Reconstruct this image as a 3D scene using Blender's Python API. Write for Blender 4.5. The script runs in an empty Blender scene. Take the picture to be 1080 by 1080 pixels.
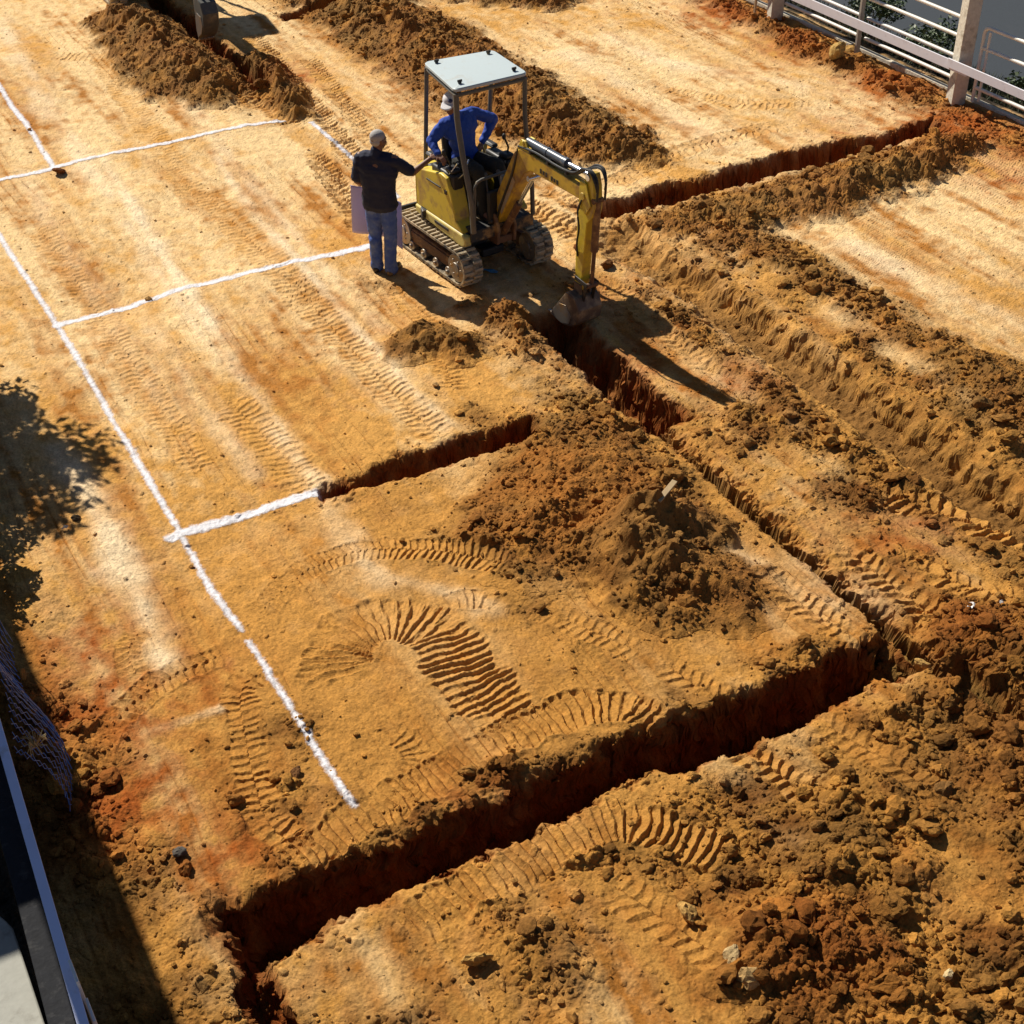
import bpy, bmesh, math, random
import numpy as np
from mathutils import Vector, Matrix
random.seed(7)
RNG = np.random.default_rng(11)
S = bpy.context.scene
COL = S.collection
PI = math.pi

# ------------------------------------------------------------------ camera
CH, CYAW, CPIT, CROL, CF = 7.8759, 0.497025, 0.634913, -0.0092890, 1551.835 / 1080
fw = np.array([math.sin(CYAW), math.cos(CYAW), 0.]); rt0 = np.array([math.cos(CYAW), -math.sin(CYAW), 0.]); zz = np.array([0, 0, 1.])
cd = fw * math.cos(CPIT) - zz * math.sin(CPIT)
u0 = fw * math.sin(CPIT) + zz * math.cos(CPIT)
cr = rt0 * math.cos(CROL) + u0 * math.sin(CROL)
cu = -rt0 * math.sin(CROL) + u0 * math.cos(CROL)
cam = bpy.data.cameras.new('camera')
co = bpy.data.objects.new('camera', cam); COL.objects.link(co)
cam.sensor_width = 36; cam.lens = 36 * CF; cam.clip_end = 2000; cam.clip_start = 0.1
co.matrix_world = Matrix(((cr[0], cu[0], -cd[0], 0), (cr[1], cu[1], -cd[1], 0), (cr[2], cu[2], -cd[2], CH), (0, 0, 0, 1)))
S.camera = co

def at(px, py, z=0.):
    """world point at height z seen at photo pixel (px, py)"""
    v = cd * CF * 1080 + cr * (px - 540) - cu * (py - 540)
    t = (z - CH) / v[2]
    return np.array([v[0] * t, v[1] * t, z])

def in_view(x, y, z=0., m=0.03):
    d0, d1, d2 = x, y, z - CH
    dep = d0 * cd[0] + d1 * cd[1] + d2 * cd[2]
    a = (d0 * cr[0] + d1 * cr[1] + d2 * cr[2]) / dep * CF
    b = (d0 * cu[0] + d1 * cu[1] + d2 * cu[2]) / dep * CF
    return (np.abs(a) < .5 + m) & (np.abs(b) < .5 + m) & (dep > 0)

# ------------------------------------------------------------------ light
SUN_EL = math.radians(43); SUN_AZ = math.radians(-13.5)      # azimuth from +y towards +x
sdir = Vector((math.sin(SUN_AZ) * math.cos(SUN_EL), math.cos(SUN_AZ) * math.cos(SUN_EL), math.sin(SUN_EL)))
W = bpy.data.worlds.new('World'); S.world = W; W.use_nodes = True
nt = W.node_tree
sky = nt.nodes.new('ShaderNodeTexSky'); sky.sky_type = 'NISHITA'; sky.sun_disc = False
sky.air_density = .6; sky.dust_density = .3; sky.sun_elevation = SUN_EL; sky.sun_rotation = SUN_AZ % (2 * PI)
bg = nt.nodes['Background']; bg.inputs['Strength'].default_value = 0.05
nt.links.new(sky.outputs[0], bg.inputs['Color'])
sl = bpy.data.lights.new('sun', 'SUN'); sl.energy = 5.0; sl.angle = math.radians(.53); sl.color = (1, .92, .80)
so = bpy.data.objects.new('sun', sl); COL.objects.link(so); so.rotation_euler = sdir.to_track_quat('Z', 'Y').to_euler()
so.location = (0, 10, 30)
S.view_settings.view_transform = 'Standard'; S.view_settings.look = 'None'; S.view_settings.exposure = 0.40; S.view_settings.gamma = 1

# ------------------------------------------------------------------ noise
def h2(ix, iy, seed):
    n = (ix.astype(np.int64) * 374761393 + iy.astype(np.int64) * 668265263 + seed * 974634517) & 0xffffffff
    n = ((n ^ (n >> 13)) * 1274126177) & 0xffffffff
    n = ((n ^ (n >> 16)) * 2246822519) & 0xffffffff
    n = n ^ (n >> 15)
    return (n & 0xffffff).astype(np.float32) / np.float32(0x1000000)
def gn(x, y, seed=0):
    fx = np.floor(x); fy = np.floor(y); u = (x - fx).astype(np.float32); v = (y - fy).astype(np.float32)
    ix = fx.astype(np.int64); iy = fy.astype(np.int64)
    def g(dx, dy):
        a = h2(ix + dx, iy + dy, seed) * np.float32(2 * PI)
        return np.cos(a) * (u - dx) + np.sin(a) * (v - dy)
    su = u * u * u * (u * (u * 6 - 15) + 10); sv = v * v * v * (v * (v * 6 - 15) + 10)
    a = g(0, 0); b = g(1, 0); c = g(0, 1); d = g(1, 1)
    return (a + (b - a) * su + (c + (d - c) * su - a - (b - a) * su) * sv) * np.float32(1.5)
def fbm(x, y, seed=0, o=4, gain=.5):
    r = 0; a = 1.; f = 1.
    for i in range(o):
        r = r + a * gn(x * f + 17.3 * i, y * f - 9.1 * i, seed + i); a *= gain; f *= 2.03
    return r
def clod(x, y, size, seed, lo=.15, hi=.62, dens=.8):
    """height field of lumps: highest of random domes in the 3x3 cells around"""
    x = x / size; y = y / size
    fx = np.floor(x); fy = np.floor(y); ix = fx.astype(np.int64); iy = fy.astype(np.int64)
    best = np.zeros(x.shape, np.float32)
    for dx in (-1, 0, 1):
        for dy in (-1, 0, 1):
            cx = ix + dx; cy = iy + dy
            r = lo + (hi - lo) * h2(cx, cy, seed) ** 2
            ok = h2(cx, cy, seed + 1) < dens
            px = cx + h2(cx, cy, seed + 2); py = cy + h2(cx, cy, seed + 3)
            a = h2(cx, cy, seed + 4) * 6.28; ca = np.cos(a); sa = np.sin(a)
            ex = (x - px) * ca + (y - py) * sa; ey = (-(x - px) * sa + (y - py) * ca) * (1 + .8 * h2(cx, cy, seed + 5))
            d2 = np.maximum(np.abs(ex), np.abs(ey)) ** 2 * .5 + (ex * ex + ey * ey) * .5
            h = np.sqrt(np.maximum(r * r - d2, 0)) * (.7 + .5 * h2(cx, cy, seed + 6))
            best = np.maximum(best, np.where(ok, h, 0))
    return best * size
def ss(a, b, x):
    t = np.clip((x - a) / (b - a), 0, 1); return t * t * (3 - 2 * t)
def band(x, a, b, e=.15):
    return ss(a - e, a + e, x) * (1 - ss(b - e, b + e, x))

def smooth_path(P, n=8):
    P = [np.array(p[:2], float) for p in P]; out = []
    for i in range(len(P) - 1):
        p0 = P[max(i - 1, 0)]; p1 = P[i]; p2 = P[i + 1]; p3 = P[min(i + 2, len(P) - 1)]
        for k in range(n):
            t = k / n
            out.append(.5 * ((2 * p1) + (-p0 + p2) * t + (2 * p0 - 5 * p1 + 4 * p2 - p3) * t * t + (-p0 + 3 * p1 - 3 * p2 + p3) * t ** 3))
    out.append(P[-1]); return np.array(out)
def path_coords(x, y, P):
    """nearest point on polyline: distance along, signed offset"""
    bd = np.full(x.shape, 1e9, np.float32); bs = np.zeros(x.shape, np.float32); bt = np.zeros(x.shape, np.float32)
    s0 = 0.
    for a, b in zip(P[:-1], P[1:]):
        d = b - a; L = float(np.hypot(*d))
        if L < 1e-6: continue
        d = d / L
        q = np.clip((x - a[0]) * d[0] + (y - a[1]) * d[1], 0, L)
        ex = x - a[0] - q * d[0]; ey = y - a[1] - q * d[1]
        dd = ex * ex + ey * ey
        t = ex * -d[1] + ey * d[0]
        m = dd < bd
        bd[m] = dd[m]; bs[m] = (s0 + q)[m]; bt[m] = (np.sqrt(dd) * np.sign(t))[m]
        s0 += L
    return bs, bt, np.sqrt(bd), s0

# ------------------------------------------------------------------ terrain description (metres; y runs along the plot)
# heaps: name, [(x, y, height, radius)...], label
HEAPS = [
 ('top', [(6.05, 24.4, .36, .8), (6.1, 23.3, .40, .82), (6.1, 22.3, .38, .98), (6.2, 21.4, .42, 1.05), (6.35, 20.8, .34, .8)],
  'big brown soil heap dug out beside the dark digging arm near the chalk corner'),
 ('bank', [(7.3, 21.6, .20, .34), (7.2, 20.6, .30, .42), (7.1, 19.8, .30, .40), (7.05, 19.25, .18, .30)],
  'narrow ridge of furrowed soil ending where two chalk lines meet'),
 ('behind', [(9.6, 24.0, .42, .9), (9.75, 22.6, .40, 1.1), (9.8, 21.2, .40, 1.2), (9.85, 19.8, .35, 1.2), (9.9, 18.4, .36, 1.15), (10.0, 17.2, .36, 1.05), (10.2, 16.3, .38, .9), (10.4, 15.8, .3, .6)],
  'long brown ridge of loose soil running behind the yellow excavator'),
 ('far', [(11.0, 24.2, .40, .7), (11.9, 23.0, .42, .75), (12.7, 22.0, .36, .65)],
  'low dark soil ridge at the top of the pale cleared plot'),
 ('ridge', [(8.34, 12.2, .05, .24), (8.32, 11.0, .06, .26), (8.30, 9.8, .07, .28), (8.34, 8.7, .07, .28), (8.38, 7.4, .07, .28), (8.40, 6.3, .07, .27)],
  'thin dark line of clods heaped along the near side of the muddy trench'),
 ('trenchside', [(6.58, 12.95, .12, .28), (6.72, 12.5, .17, .34), (6.72, 11.9, .10, .26)],
  'small rubbly pile of clods beside the freshly dug trench at the bucket'),
 ('small', [(5.74, 12.5, .26, .50), (5.98, 12.2, .18, .42)],
  'small brown soil pile on the bare ground below the excavator tracks'),
 ('feet', [(5.93, 13.95, .05, .26), (5.8, 14.05, .05, .2)],
  'little mound of loose ochre soil at the standing man\'s feet'),
 ('middle', [(6.1, 10.0, .16, .8), (5.9, 9.55, .22, 1.0), (5.35, 9.1, .25, 1.0), (5.0, 8.8, .12, .7)],
  'broad orange-brown soil heap in the middle of the near plot'),
 ('peak', [(5.95, 8.75, .30, .65), (5.88, 8.40, .50, .85), (5.85, 7.95, .34, .8), (6.1, 7.6, .18, .6)],
  'steep pointed grey-brown soil heap beside the broad orange heap'),
 ('east', [(9.7, 13.6, .16, .5), (10.6, 13.45, .22, .65), (11.6, 13.35, .26, .7), (12.6, 13.4, .28, .65), (13.5, 13.5, .28, .55), (14.4, 13.65, .24, .42)],
  'long dark spoil ridge along the cross trench leading to the concrete post'),
 ('eastlow', [(10.0, 12.9, .16, .65), (10.15, 12.2, .12, .5), (10.25, 11.4, .09, .38), (10.3, 10.5, .10, .38), (10.4, 9.7, .12, .45), (10.45, 8.9, .20, .75), (10.5, 8.0, .18, .8), (10.6, 7.0, .20, .8)],
  'long clotted spoil bank between the muddy trench and the pale right plot'),
 ('corner', [(6.6, 4.1, .18, .9), (7.3, 4.9, .20, .9), (6.2, 4.9, .10, .7), (7.6, 5.8, .18, .7)],
  'wide rubbly spoil heap near the right edge, past the nearest trench'),
 ('fencefoot', [(15.05, 20.2, .16, .4), (15.0, 18.6, .16, .38), (15.0, 17.6, .2, .42), (15.05, 16.3, .16, .4), (15.1, 15.5, .12, .3)],
  'low red soil berm heaped along the foot of the pipe fence'),
 ('redpile', [(4.25, 4.35, .20, .55), (4.7, 4.15, .16, .5)],
  'low reddish pile of stony soil at the bottom of the picture'),
]
SMOOTHER = {'peak': .42, 'middle': .62, 'small': .6, 'bank': .8, 'corner': .7, 'redpile': .7}
def heap_field(x, y, pts, seed, cf=1.):
    h = np.zeros(x.shape, np.float32)
    X0 = min(p[0] - p[3] for p in pts) - .5; X1 = max(p[0] + p[3] for p in pts) + .5
    Y0 = min(p[1] - p[3] for p in pts) - .5; Y1 = max(p[1] + p[3] for p in pts) + .5
    m = (x > X0) & (x < X1) & (y > Y0) & (y < Y1)
    if not m.any(): return h
    xs = x[m]; ys = y[m]
    wx = xs + .16 * fbm(xs * 2.2, ys * 2.2, seed + 1, 3); wy = ys + .16 * fbm(xs * 2.2, ys * 2.2, seed + 5, 3)
    b = np.zeros(xs.shape, np.float32)
    q = []
    for i, p in enumerate(pts):                                   # densify
        q.append(p)
        if i + 1 < len(pts):
            n = pts[i + 1]; L = math.hypot(n[0] - p[0], n[1] - p[1]); k = max(1, int(L / .25))
            if L < 2.2:
                for j in range(1, k): q.append(tuple(p[c] + (n[c] - p[c]) * j / k for c in range(4)))
    for (cx, cy, hh, r) in q:
        d = np.sqrt((wx - cx) ** 2 + (wy - cy) ** 2) / r
        b = np.maximum(b, hh * np.maximum(0, 1 - d) ** 1.05 * (1 + .25 * np.clip(1 - d, 0, 1) * 0))
    pk = b.max() if b.size else 0
    bm = np.clip(b / .10, 0, 1)
    b = b * (1 + .30 * fbm(xs * 3, ys * 3, seed + 9, 3)) 
    b = b + bm * cf * (clod(xs, ys, .24, seed + 20, hi=.5, dens=.45) * .34 + clod(xs, ys, .10, seed + 40, dens=.7) * .42 + clod(xs, ys, .048, seed + 60) * .62 + .008 * fbm(xs * 22, ys * 22, seed + 70, 2) - .02)
    h[m] = np.where(bm > .02, np.maximum(b, 0), 0)
    return h

# trenches: axis ('x' runs along x), centre, start, end, half width, depth, wall slope width
TR = [
 ('x', 6.24, 1.22, 6.98, .25, .80, .19),      # nearest cross trench
 ('x', 10.50, 3.66, 6.05, .17, .42, .16),     # short trench in the middle
 ('x', 14.42, 8.9, 14.75, .25, .55, .18),     # cross trench to the post
 ('y', 7.05, 5.2, 10.2, .14, .28, .08),       # older half of the long trench, one bank slumped
 ('y', 6.95, 20.3, 26.0, .20, .45, .14),      # far trench
 ('x', 23.35, 8.4, 12.5, .22, .45, .12),
 ('y', 1.28, 4.9, 6.3, .12, .42, .14),        # notch at the near end
 ('y', 7.15, 4.6, 6.0, .16, .22, .16),        # groove past the corner
 ('y', 7.14, 9.85, 12.45, .28, .60, .15),     # freshly cut half under the bucket
]
def trench(x, y):
    dep = np.zeros(x.shape, np.float32); wall = np.zeros(x.shape, np.float32); lip = np.zeros(x.shape, np.float32); xs_ = x; ys_ = y
    for k, (ax, c, a, b, hw, D, sl_) in enumerate(TR):
        u, v = (y, x) if ax == 'x' else (x, y)
        m = (np.abs(u - c) < hw + .8) & (v > a - .6) & (v < b + .6)
        if not m.any(): continue
        us = u[m]; vs = v[m]
        w = (.11 if k == 2 else .075) * fbm(vs * 1.0, us * 1.0, 300 + k, 3) + .03 * fbm(vs * 4, us * 4, 330 + k, 2)
        w2 = .016 * gn(vs * 9, us * 9, 350 + k) - .55 * clod(xs_[m], ys_[m], .16, 352 + k, dens=.6)
        cc = c + (.02 if k == 3 else .05) * fbm(vs * .7, vs * 0 + k, 360 + k, 2)
        if k in (3, 8): w = w * .35; w2 = w2 * .5
        if k == 1: hw_ = hw * (.55 + .65 * ss(a, b, vs))
        else: hw_ = hw
        e = np.abs(us - cc) - hw_ + w + w2
        if k == 0: e = e + .17 * np.exp(-((vs - 4.35) / .30) ** 2) * (us < cc + .05)          # collapsed block in the near trench
        if k in (3,): e = np.where(us > cc, e * .16 + .02 * fbm(us * 6, vs * 6, 355, 3), e)
        e = e + sl_ * (.12 * gn(us * 26, vs * 26, 356 + k) + .25 * gn(us * 8, vs * 7, 366 + k)) * ss(.16, .0, np.abs(e))                                  # one bank dug steep, the other sloping
        ea = a - vs + .06 * fbm(us * 4, vs * 4, 370 + k, 3); eb = vs - b + .06 * fbm(us * 4, vs * 4, 380 + k, 3)
        e = np.maximum(e, np.maximum(ea, eb) * .6)
        d = D * (.86 * ss(0, 1, -e / sl_) + .14 * ss(-.06, .10, -e))
        fill = np.clip(.5 + fbm(vs * 1.4, us * 2, 390 + k, 3), 0, 1)
        d = d * (1 - (.30 if k in (3, 7) else .12) * fill)
        if k in (4,): d = d * (ss(20.2, 22.5, vs) * .7 + .3)
        dep[m] = np.maximum(dep[m], d)
        wall[m] = np.maximum(wall[m], (1 - ss(-.04, .04, e)) * (.45 if k in (3, 7) else 1.))
        lip[m] = np.maximum(lip[m], (1 - ss(.02, .40, e)) )
    # wide muddy trench: deep slot on its west side, long sloping east bank
    m = (np.abs(x - 9.05) < 1.3) & (y > 2) & (y < 14.6)
    xs = x[m]; ys = y[m]
    c = 9.06 + .05 * fbm(ys * .5, ys * 0, 500, 2) + .04 * fbm(ys * 2.5, xs * 1.0, 501, 3) - .12 * ss(12, 13.4, ys)
    u = xs - c + .06 * fbm(xs * 3, ys * 3, 502, 3) - .25 * clod(xs, ys, .2, 503, dens=.6)
    lob = .045 * fbm(ys * 1.2, xs * 1, 505, 3) + .35 * (clod(xs, ys, .16, 507, dens=.7) - .02) + .02 * gn(xs * 12, ys * 12, 508)
    prof = np.where(u < 0, 1 - ss(.11, .46, -u + lob), 1 - ss(.11, .42, u + lob))
    prof = prof * (1 - ss(13.6, 14.4, ys)) * (.65 + .35 * ss(13.5, 11, ys))
    d = .27 * prof * (1 + .10 * fbm(xs * 5, ys * 5, 506, 3))
    sl2 = (1 - ss(.045, .10, np.abs(u + .03))) * ss(12.4, 11.4, ys) * np.clip(.75 + .9 * fbm(ys * .9, xs * 0, 509, 2), .15, 1)
    d = d + .035 * sl2
    dep[m] = np.maximum(dep[m], d); wall[m] = np.maximum(wall[m], prof * .18); lip[m] = np.maximum(lip[m], 1 - ss(.3, .7, np.abs(u)))
    return dep, wall, lip

# tread prints: photo polyline, width m, pitch m, amplitude m, chevron skew
TRK = [
 ([(270, 650), (325, 602), (400, 580), (480, 585), (540, 600)], .30, .062, .016, .5),
 ([(455, 640), (500, 632), (530, 640)], .22, .08, .016, 0.),
 ([(300, 912), (385, 862), (470, 815), (540, 778), (600, 752), (660, 748), (705, 772)], .36, .076, .030, 0.),
 ([(95, 800), (140, 742), (185, 712), (240, 688)], .26, .075, .022, .3),
 ([(285, 705), (255, 730), (258, 775), (270, 830), (285, 870), (330, 905)], .28, .080, .014, .15),
 ([(430, 985), (510, 935), (590, 890), (650, 868), (710, 880), (775, 905)], .38, .074, .028, 0.),
 ([(745, 770), (800, 800), (850, 838)], .30, .10, .026, .6),
 ([(930, 520), (1000, 542), (1090, 575)], .42, .13, .040, .6),
 ([(890, 580), (930, 610), (990, 660)], .34, .11, .026, .5),
 ([(960, 600), (1020, 622), (1090, 640)], .34, .12, .022, .5),
 ([(800, 600), (850, 640), (900, 672)], .30, .10, .018, .5),
 ([(265, 35), (320, 100), (380, 175), (410, 215)], .34, .10, .026, .7),
 ([(325, 60), (370, 120), (420, 180)], .30, .10, .018, .7),
 ([(255, 100), (300, 118), (330, 128)], .5, .08, .018, 0.),
 ([(330, 160), (365, 210), (385, 245)], .34, .10, .026, .7),
 ([(300, 290), (350, 345), (420, 420), (470, 470)], .40, .09, .012, .4),
 ([(215, 200), (270, 260), (330, 330)], .45, .09, .009, .4),
 ([(240, 420), (300, 480), (330, 520)], .45, .09, .010, .4),
 ([(105, 60), (160, 140), (210, 215)], .4, .09, .008, .4),
 ([(545, 215), (585, 235), (640, 262)], .45, .11, .026, .5),
 ([(575, 200), (620, 225), (680, 250)], .36, .11, .018, .5),
 ([(640, 195), (720, 160), (820, 132)], .38, .12, .022, .6),
 ([(660, 265), (740, 235), (800, 225)], .32, .11, .018, .6),
 ([(60, 60), (120, 62), (200, 52)], .34, .09, .012, 0.),
 ([(410, 770), (440, 800), (420, 850)], .2, .07, .010, 0.),
 ([(700, 700), (760, 735), (830, 750)], .3, .1, .012, .4),
 ([(640, 930), (720, 985), (800, 1040)], .34, .1, .014, .5),
 ([(860, 760), (930, 800), (1000, 860)], .3, .1, .012, .5),
 ([(640, 300), (700, 350), (760, 400)], .3, .1, .014, .5),
 ([(700, 90), (780, 110), (860, 108)], .34, .1, .012, .5),
 ([(40, 240), (90, 310), (150, 400), (215, 500)], .34, .09, .008, .4),
 ([(420, 300), (455, 345), (480, 420)], .34, .09, .010, .4),
 ([(150, 720), (135, 690), (150, 660)], .24, .07, .012, .3),
 ([(560, 640), (610, 660), (680, 690)], .30, .08, .010, .4),
]
def pivot(c, r, a0, a1, tail):
    c = at(*c)[:2]; P = [c + r * np.array([math.cos(a), math.sin(a)]) for a in np.radians(np.linspace(a0, a1, 9))]
    return P + [at(*t)[:2] for t in tail]
TRKW = [(smooth_path([at(*q) for q in P]), w, p, a, k) for P, w, p, a, k in TRK]
TRKW.insert(1, (smooth_path(pivot((414, 697), .46, 185, 8, [(500, 722), (526, 746), (553, 774)]), 6), .58, .078, .025, 0.))
# pale graded streaks (compacted crests left by the grader blade)
STK = [([(215, 140), (250, 200), (315, 278), (372, 342), (420, 400), (470, 450)], .10, .8), ([(110, 170), (150, 235), (200, 310), (255, 396), (300, 462), (338, 512)], .11, 1.),
       ([(60, 470), (95, 520), (130, 600), (175, 700)], .17, 1.), ([(0, 20), (45, 110), (110, 200)], .2, .7), ([(20, 170), (60, 250), (110, 330), (180, 440)], .14, .35),
       ([(330, 500), (360, 560), (400, 610)], .12, .5), ([(150, 775), (195, 762), (232, 750)], .05, .9), ([(700, 540), (800, 600), (870, 640)], .2, .5), ([(600, 60), (700, 110), (760, 150)], .3, .5), ([(840, 590), (880, 610), (940, 640)], .14, .7), ([(410, 610), (460, 620), (520, 640)], .1, .5), ([(20, 60), (80, 150), (150, 260), (230, 380)], .12, .6), ([(260, 180), (330, 270), (420, 360)], .10, .5), ([(160, 60), (230, 150), (300, 240)], .14, .5), ([(150, 330), (210, 420), (270, 500)], .12, .4), ([(640, 40), (720, 70), (840, 90)], .2, .6), ([(900, 260), (980, 300), (1080, 340)], .22, .6)]
STKW = [(smooth_path([at(*q) for q in P]), w, k) for P, w, k in STK]

def rough(x, y):
    n = fbm(x * .9, y * .9, 40, 3)
    r = np.zeros(x.shape, np.float32)
    def add(v):
        nonlocal r
        r = np.maximum(r, v)
    add((1 - ss(5.6, 6.05, y)) * np.clip(.60 + .85 * fbm(x * .75, y * .75, 44, 3) + .25 * ss(4.5, 6.5, x), .12, 1))
    add(band(x, 7.2, 8.3) * (1 - ss(12.6, 13.6, y)) * np.clip(.42 + .9 * n, .08, 1))
    add(band(x, 9.5, 10.75, .2) * (1 - ss(13.8, 14.2, y)) * np.clip(.45 + .8 * n, .12, 1))
    add(band(x, 8.15, 8.62, .14) * band(y, 5.5, 12.6, .4) * np.clip(.75 + .6 * n, .2, 1))
    add(band(x, 9.0, 9.55, .12) * (1 - ss(13.2, 13.8, y)) * .45)
    add((1 - ss(.8, 1.5, x)) * (1 - ss(9, 11, y)) * np.clip(.6 + .6 * n, .2, 1))
    add(band(y, 6.46, 6.78, .09) * band(x, 1, 6.9) * np.clip(.6 + 1.0 * fbm(x * 1.7, y * 1.7, 41, 3), 0, 1))
    add(band(x, 6.2, 6.85, .2) * band(y, 8.2, 12.6, .3) * np.clip(.6 + .8 * n, 0, 1))
    add(band(x, 5.4, 6.8, .3) * band(y, 10.7, 12.2, .3) * np.clip(.35 + .9 * n, 0, 1))
    add(band(x, 4.2, 6.7, .4) * band(y, 7.3, 10.3, .4) * np.clip(.30 + .9 * n, 0, .8))
    add(ss(14.4, 15.1, x) * (1 - ss(15.5, 15.9, x)) * .8)
    add(band(y, 13.55, 14.1, .15) * band(x, 9, 14.8, .3) * .8)
    add(band(x, 1.6, 2.5, .3) * band(y, 6.6, 8.0, .4) * np.clip(.25 + 1.0 * fbm(x * 1.6, y * 1.6, 42, 3), 0, .9))
    add(band(x, 6.4, 7.3, .3) * (y > 19) * np.clip(.5 + .8 * n, 0, 1))
    add(band(x, 8.6, 11, .4) * band(y, 15, 24.5, .4) * np.clip(.15 + .9 * n, 0, .8))
    return r

RED = [(1.05, 8.6, .55, .9), (1.0, 7.7, .45, .9), (1.2, 9.4, .4, .6), (15.1, 16, .7, .9), (15.0, 18, .7, .8), (15.0, 19.8, .8, .9), (14.9, 14.2, .9, 1.0), (15.3, 13, 1., .7),
       (7.6, 11.2, .6, .5), (8.2, 10.2, .5, .4), (4.5, 4.4, .7, .4), (1.5, 6.9, .5, .6), (13.6, 14.9, .8, .35), (7.9, 7.4, .5, .55), (7.5, 6.2, .4, .45), (3.2, 6.6, .4, .4), (2.0, 8.6, .4, .3), (8.0, 12.5, .5, .4), (14.3, 12.6, .7, .5), (9.5, 19.4, 1.2, .2), (7.6, 20.8, .45, .6)]

def terrain(x, y, heaps=True):
    """height and the masks that steer the soil colour"""
    x = x.astype(np.float32); y = y.astype(np.float32)
    R = rough(x, y)
    far = ss(34, 60, np.hypot(x - 7, y - 12))
    base = .035 * fbm(x * .45, y * .45, 1, 2) + .012 * fbm(x * 1.6, y * 1.1, 3, 3)
    fine = .007 * fbm(x * 7, y * 5, 5, 4) + .006 * gn(x * 5.5, y * .55, 7) + .0045 * fbm(x * 26, y * 20, 8, 2)
    wob = x + .06 * gn(x * .8, y * .5, 11) + .03 * gn(y * 1.1, x * 0, 12)
    scr = np.clip(1 - np.abs(gn(wob * 7.5, y * .16, 13)) * 7, 0, 1) * np.clip(.2 + 1.3 * gn(x * .9, y * .5, 14), 0, 1) * (1 - R)
    fine = fine - .011 * scr + .006 * np.roll(scr, 0) * gn(x * 30, y * 3, 15)
    rg = np.zeros(x.shape, np.float32)
    m = R > .02
    if m.any():
        xs = x[m]; ys = y[m]
        a = clod(xs, ys, .30, 100, hi=.5, dens=.5) * .40 + clod(xs, ys, .13, 120, dens=.55) * .50 + clod(xs, ys, .055, 140) * .62 + .008 * fbm(xs * 20, ys * 20, 145, 2) + .06 * fbm(xs * 1.8, ys * 1.8, 160, 4)
        a = a + .09 * np.maximum(fbm(xs * .8, ys * .8, 165, 3), -.3) * (ys < 6) + clod(xs, ys, .5, 170, hi=.5, dens=.45) * .30
        rg[m] = a * R[m] ** 1.2 * (1 + .10 * (ys < 6))
    sp = clod(x, y, .09, 180, lo=.05, hi=.34, dens=.10) * (.55)
    trk = np.zeros(x.shape, np.float32); hug = np.zeros(x.shape, np.float32)
    for k, (P, w, p, a, sk) in enumerate(TRKW):
        lo = P.min(0) - w; hi = P.max(0) + w
        m = (x > lo[0]) & (x < hi[0]) & (y > lo[1]) & (y < hi[1])
        if not m.any(): continue
        xs = x[m]; ys = y[m]
        s, t, d, L = path_coords(xs, ys, P)
        tt = t / (w / 2)
        t_n = tt + .28 * fbm(xs * 4, ys * 4, 200 + k, 3)
        win = (1 - ss(.86, 1.06, np.abs(t_n))) * ss(-.02, .14, s - .1 * gn(xs * 6, ys * 6, 230 + k)) * (1 - ss(L - .16, L, s + .1 * gn(xs * 6, ys * 6, 231 + k)))
        win = win * np.clip(1.05 + .7 * fbm(xs * 2.2, ys * 2.2, 240 + k, 3), .35, 1.15)
        ph = s / p + sk * np.abs(tt) + .42 * fbm(xs * 3, ys * 3, 250 + k, 3) + .25 * tt * tt * (sk == 0) + (.5 if sk else 0) * (tt > 0)
        f = ph - np.floor(ph)
        rid = np.where(f < .74, (f / .74) ** 1.6, 1 - (f - .74) / .26)      # saw-toothed lug prints
        rid = rid * (.8 + .4 * h2(np.floor(ph), np.floor(ph) * 0 + k, 260))
        edge = np.exp(-((np.abs(t_n) - 1.05) / .13) ** 2) * ss(0, .2, s) * (1 - ss(L - .2, L, s))
        v = 1.08 * a * (rid - .55) * win + a * .45 * edge * np.clip(.5 + gn(xs * 3, ys * 3, 270 + k), 0, 1)
        trk[m] = np.where(np.abs(v) > np.abs(trk[m]), v, trk[m]); hug[m] = np.maximum(hug[m], win)
    stk = np.zeros(x.shape, np.float32)
    for k, (P, w, q) in enumerate(STKW):
        lo = P.min(0) - 3 * w; hi = P.max(0) + 3 * w
        m = (x > lo[0]) & (x < hi[0]) & (y > lo[1]) & (y < hi[1])
        if not m.any(): continue
        xs = x[m]; ys = y[m]
        s, t, d, L = path_coords(xs, ys, P)
        d = d * (1 + .5 * fbm(xs * 2, ys * 1.5, 280 + k, 3)) + .03 * gn(xs * 9, ys * 6, 281)
        stk[m] = np.maximum(stk[m], q * np.exp(-(d / w) ** 2 * 1.2) * np.clip(.75 + .8 * fbm(xs * 1.2, ys * .9, 290 + k, 3), 0, 1.1))
    dep, wall, lip = trench(x, y)
    inside = ss(.05, .25, dep)
    z = base + fine + (rg + sp * (1 - .8 * hug)) * (1 - .75 * hug) + trk * (1 - inside) + .014 * stk
    z = z + lip * (1 - inside) * (.018 + clod(x, y, .09, 190, dens=.5) * .55 * np.clip(.5 + fbm(x * 1.5, y * 1.5, 191, 3), 0, 1))
    z = z - dep
    if inside.any():
        m = inside > .02
        z[m] += inside[m] * np.where((np.abs(x[m] - 9.05) < .5) & (dep[m] > .22) & (y[m] < 13), .12, 1) * (.05 * fbm(x[m] * 5, y[m] * 5, 195, 3) + (clod(x[m], y[m], .17, 198, dens=.6) * .45 + clod(x[m], y[m], .09, 196, dens=.7) * .5) * np.clip(.6 + fbm(x[m] * 1.3, y[m] * 1.3, 197, 2), .1, 1))
    z = z * (1 - far)
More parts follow.
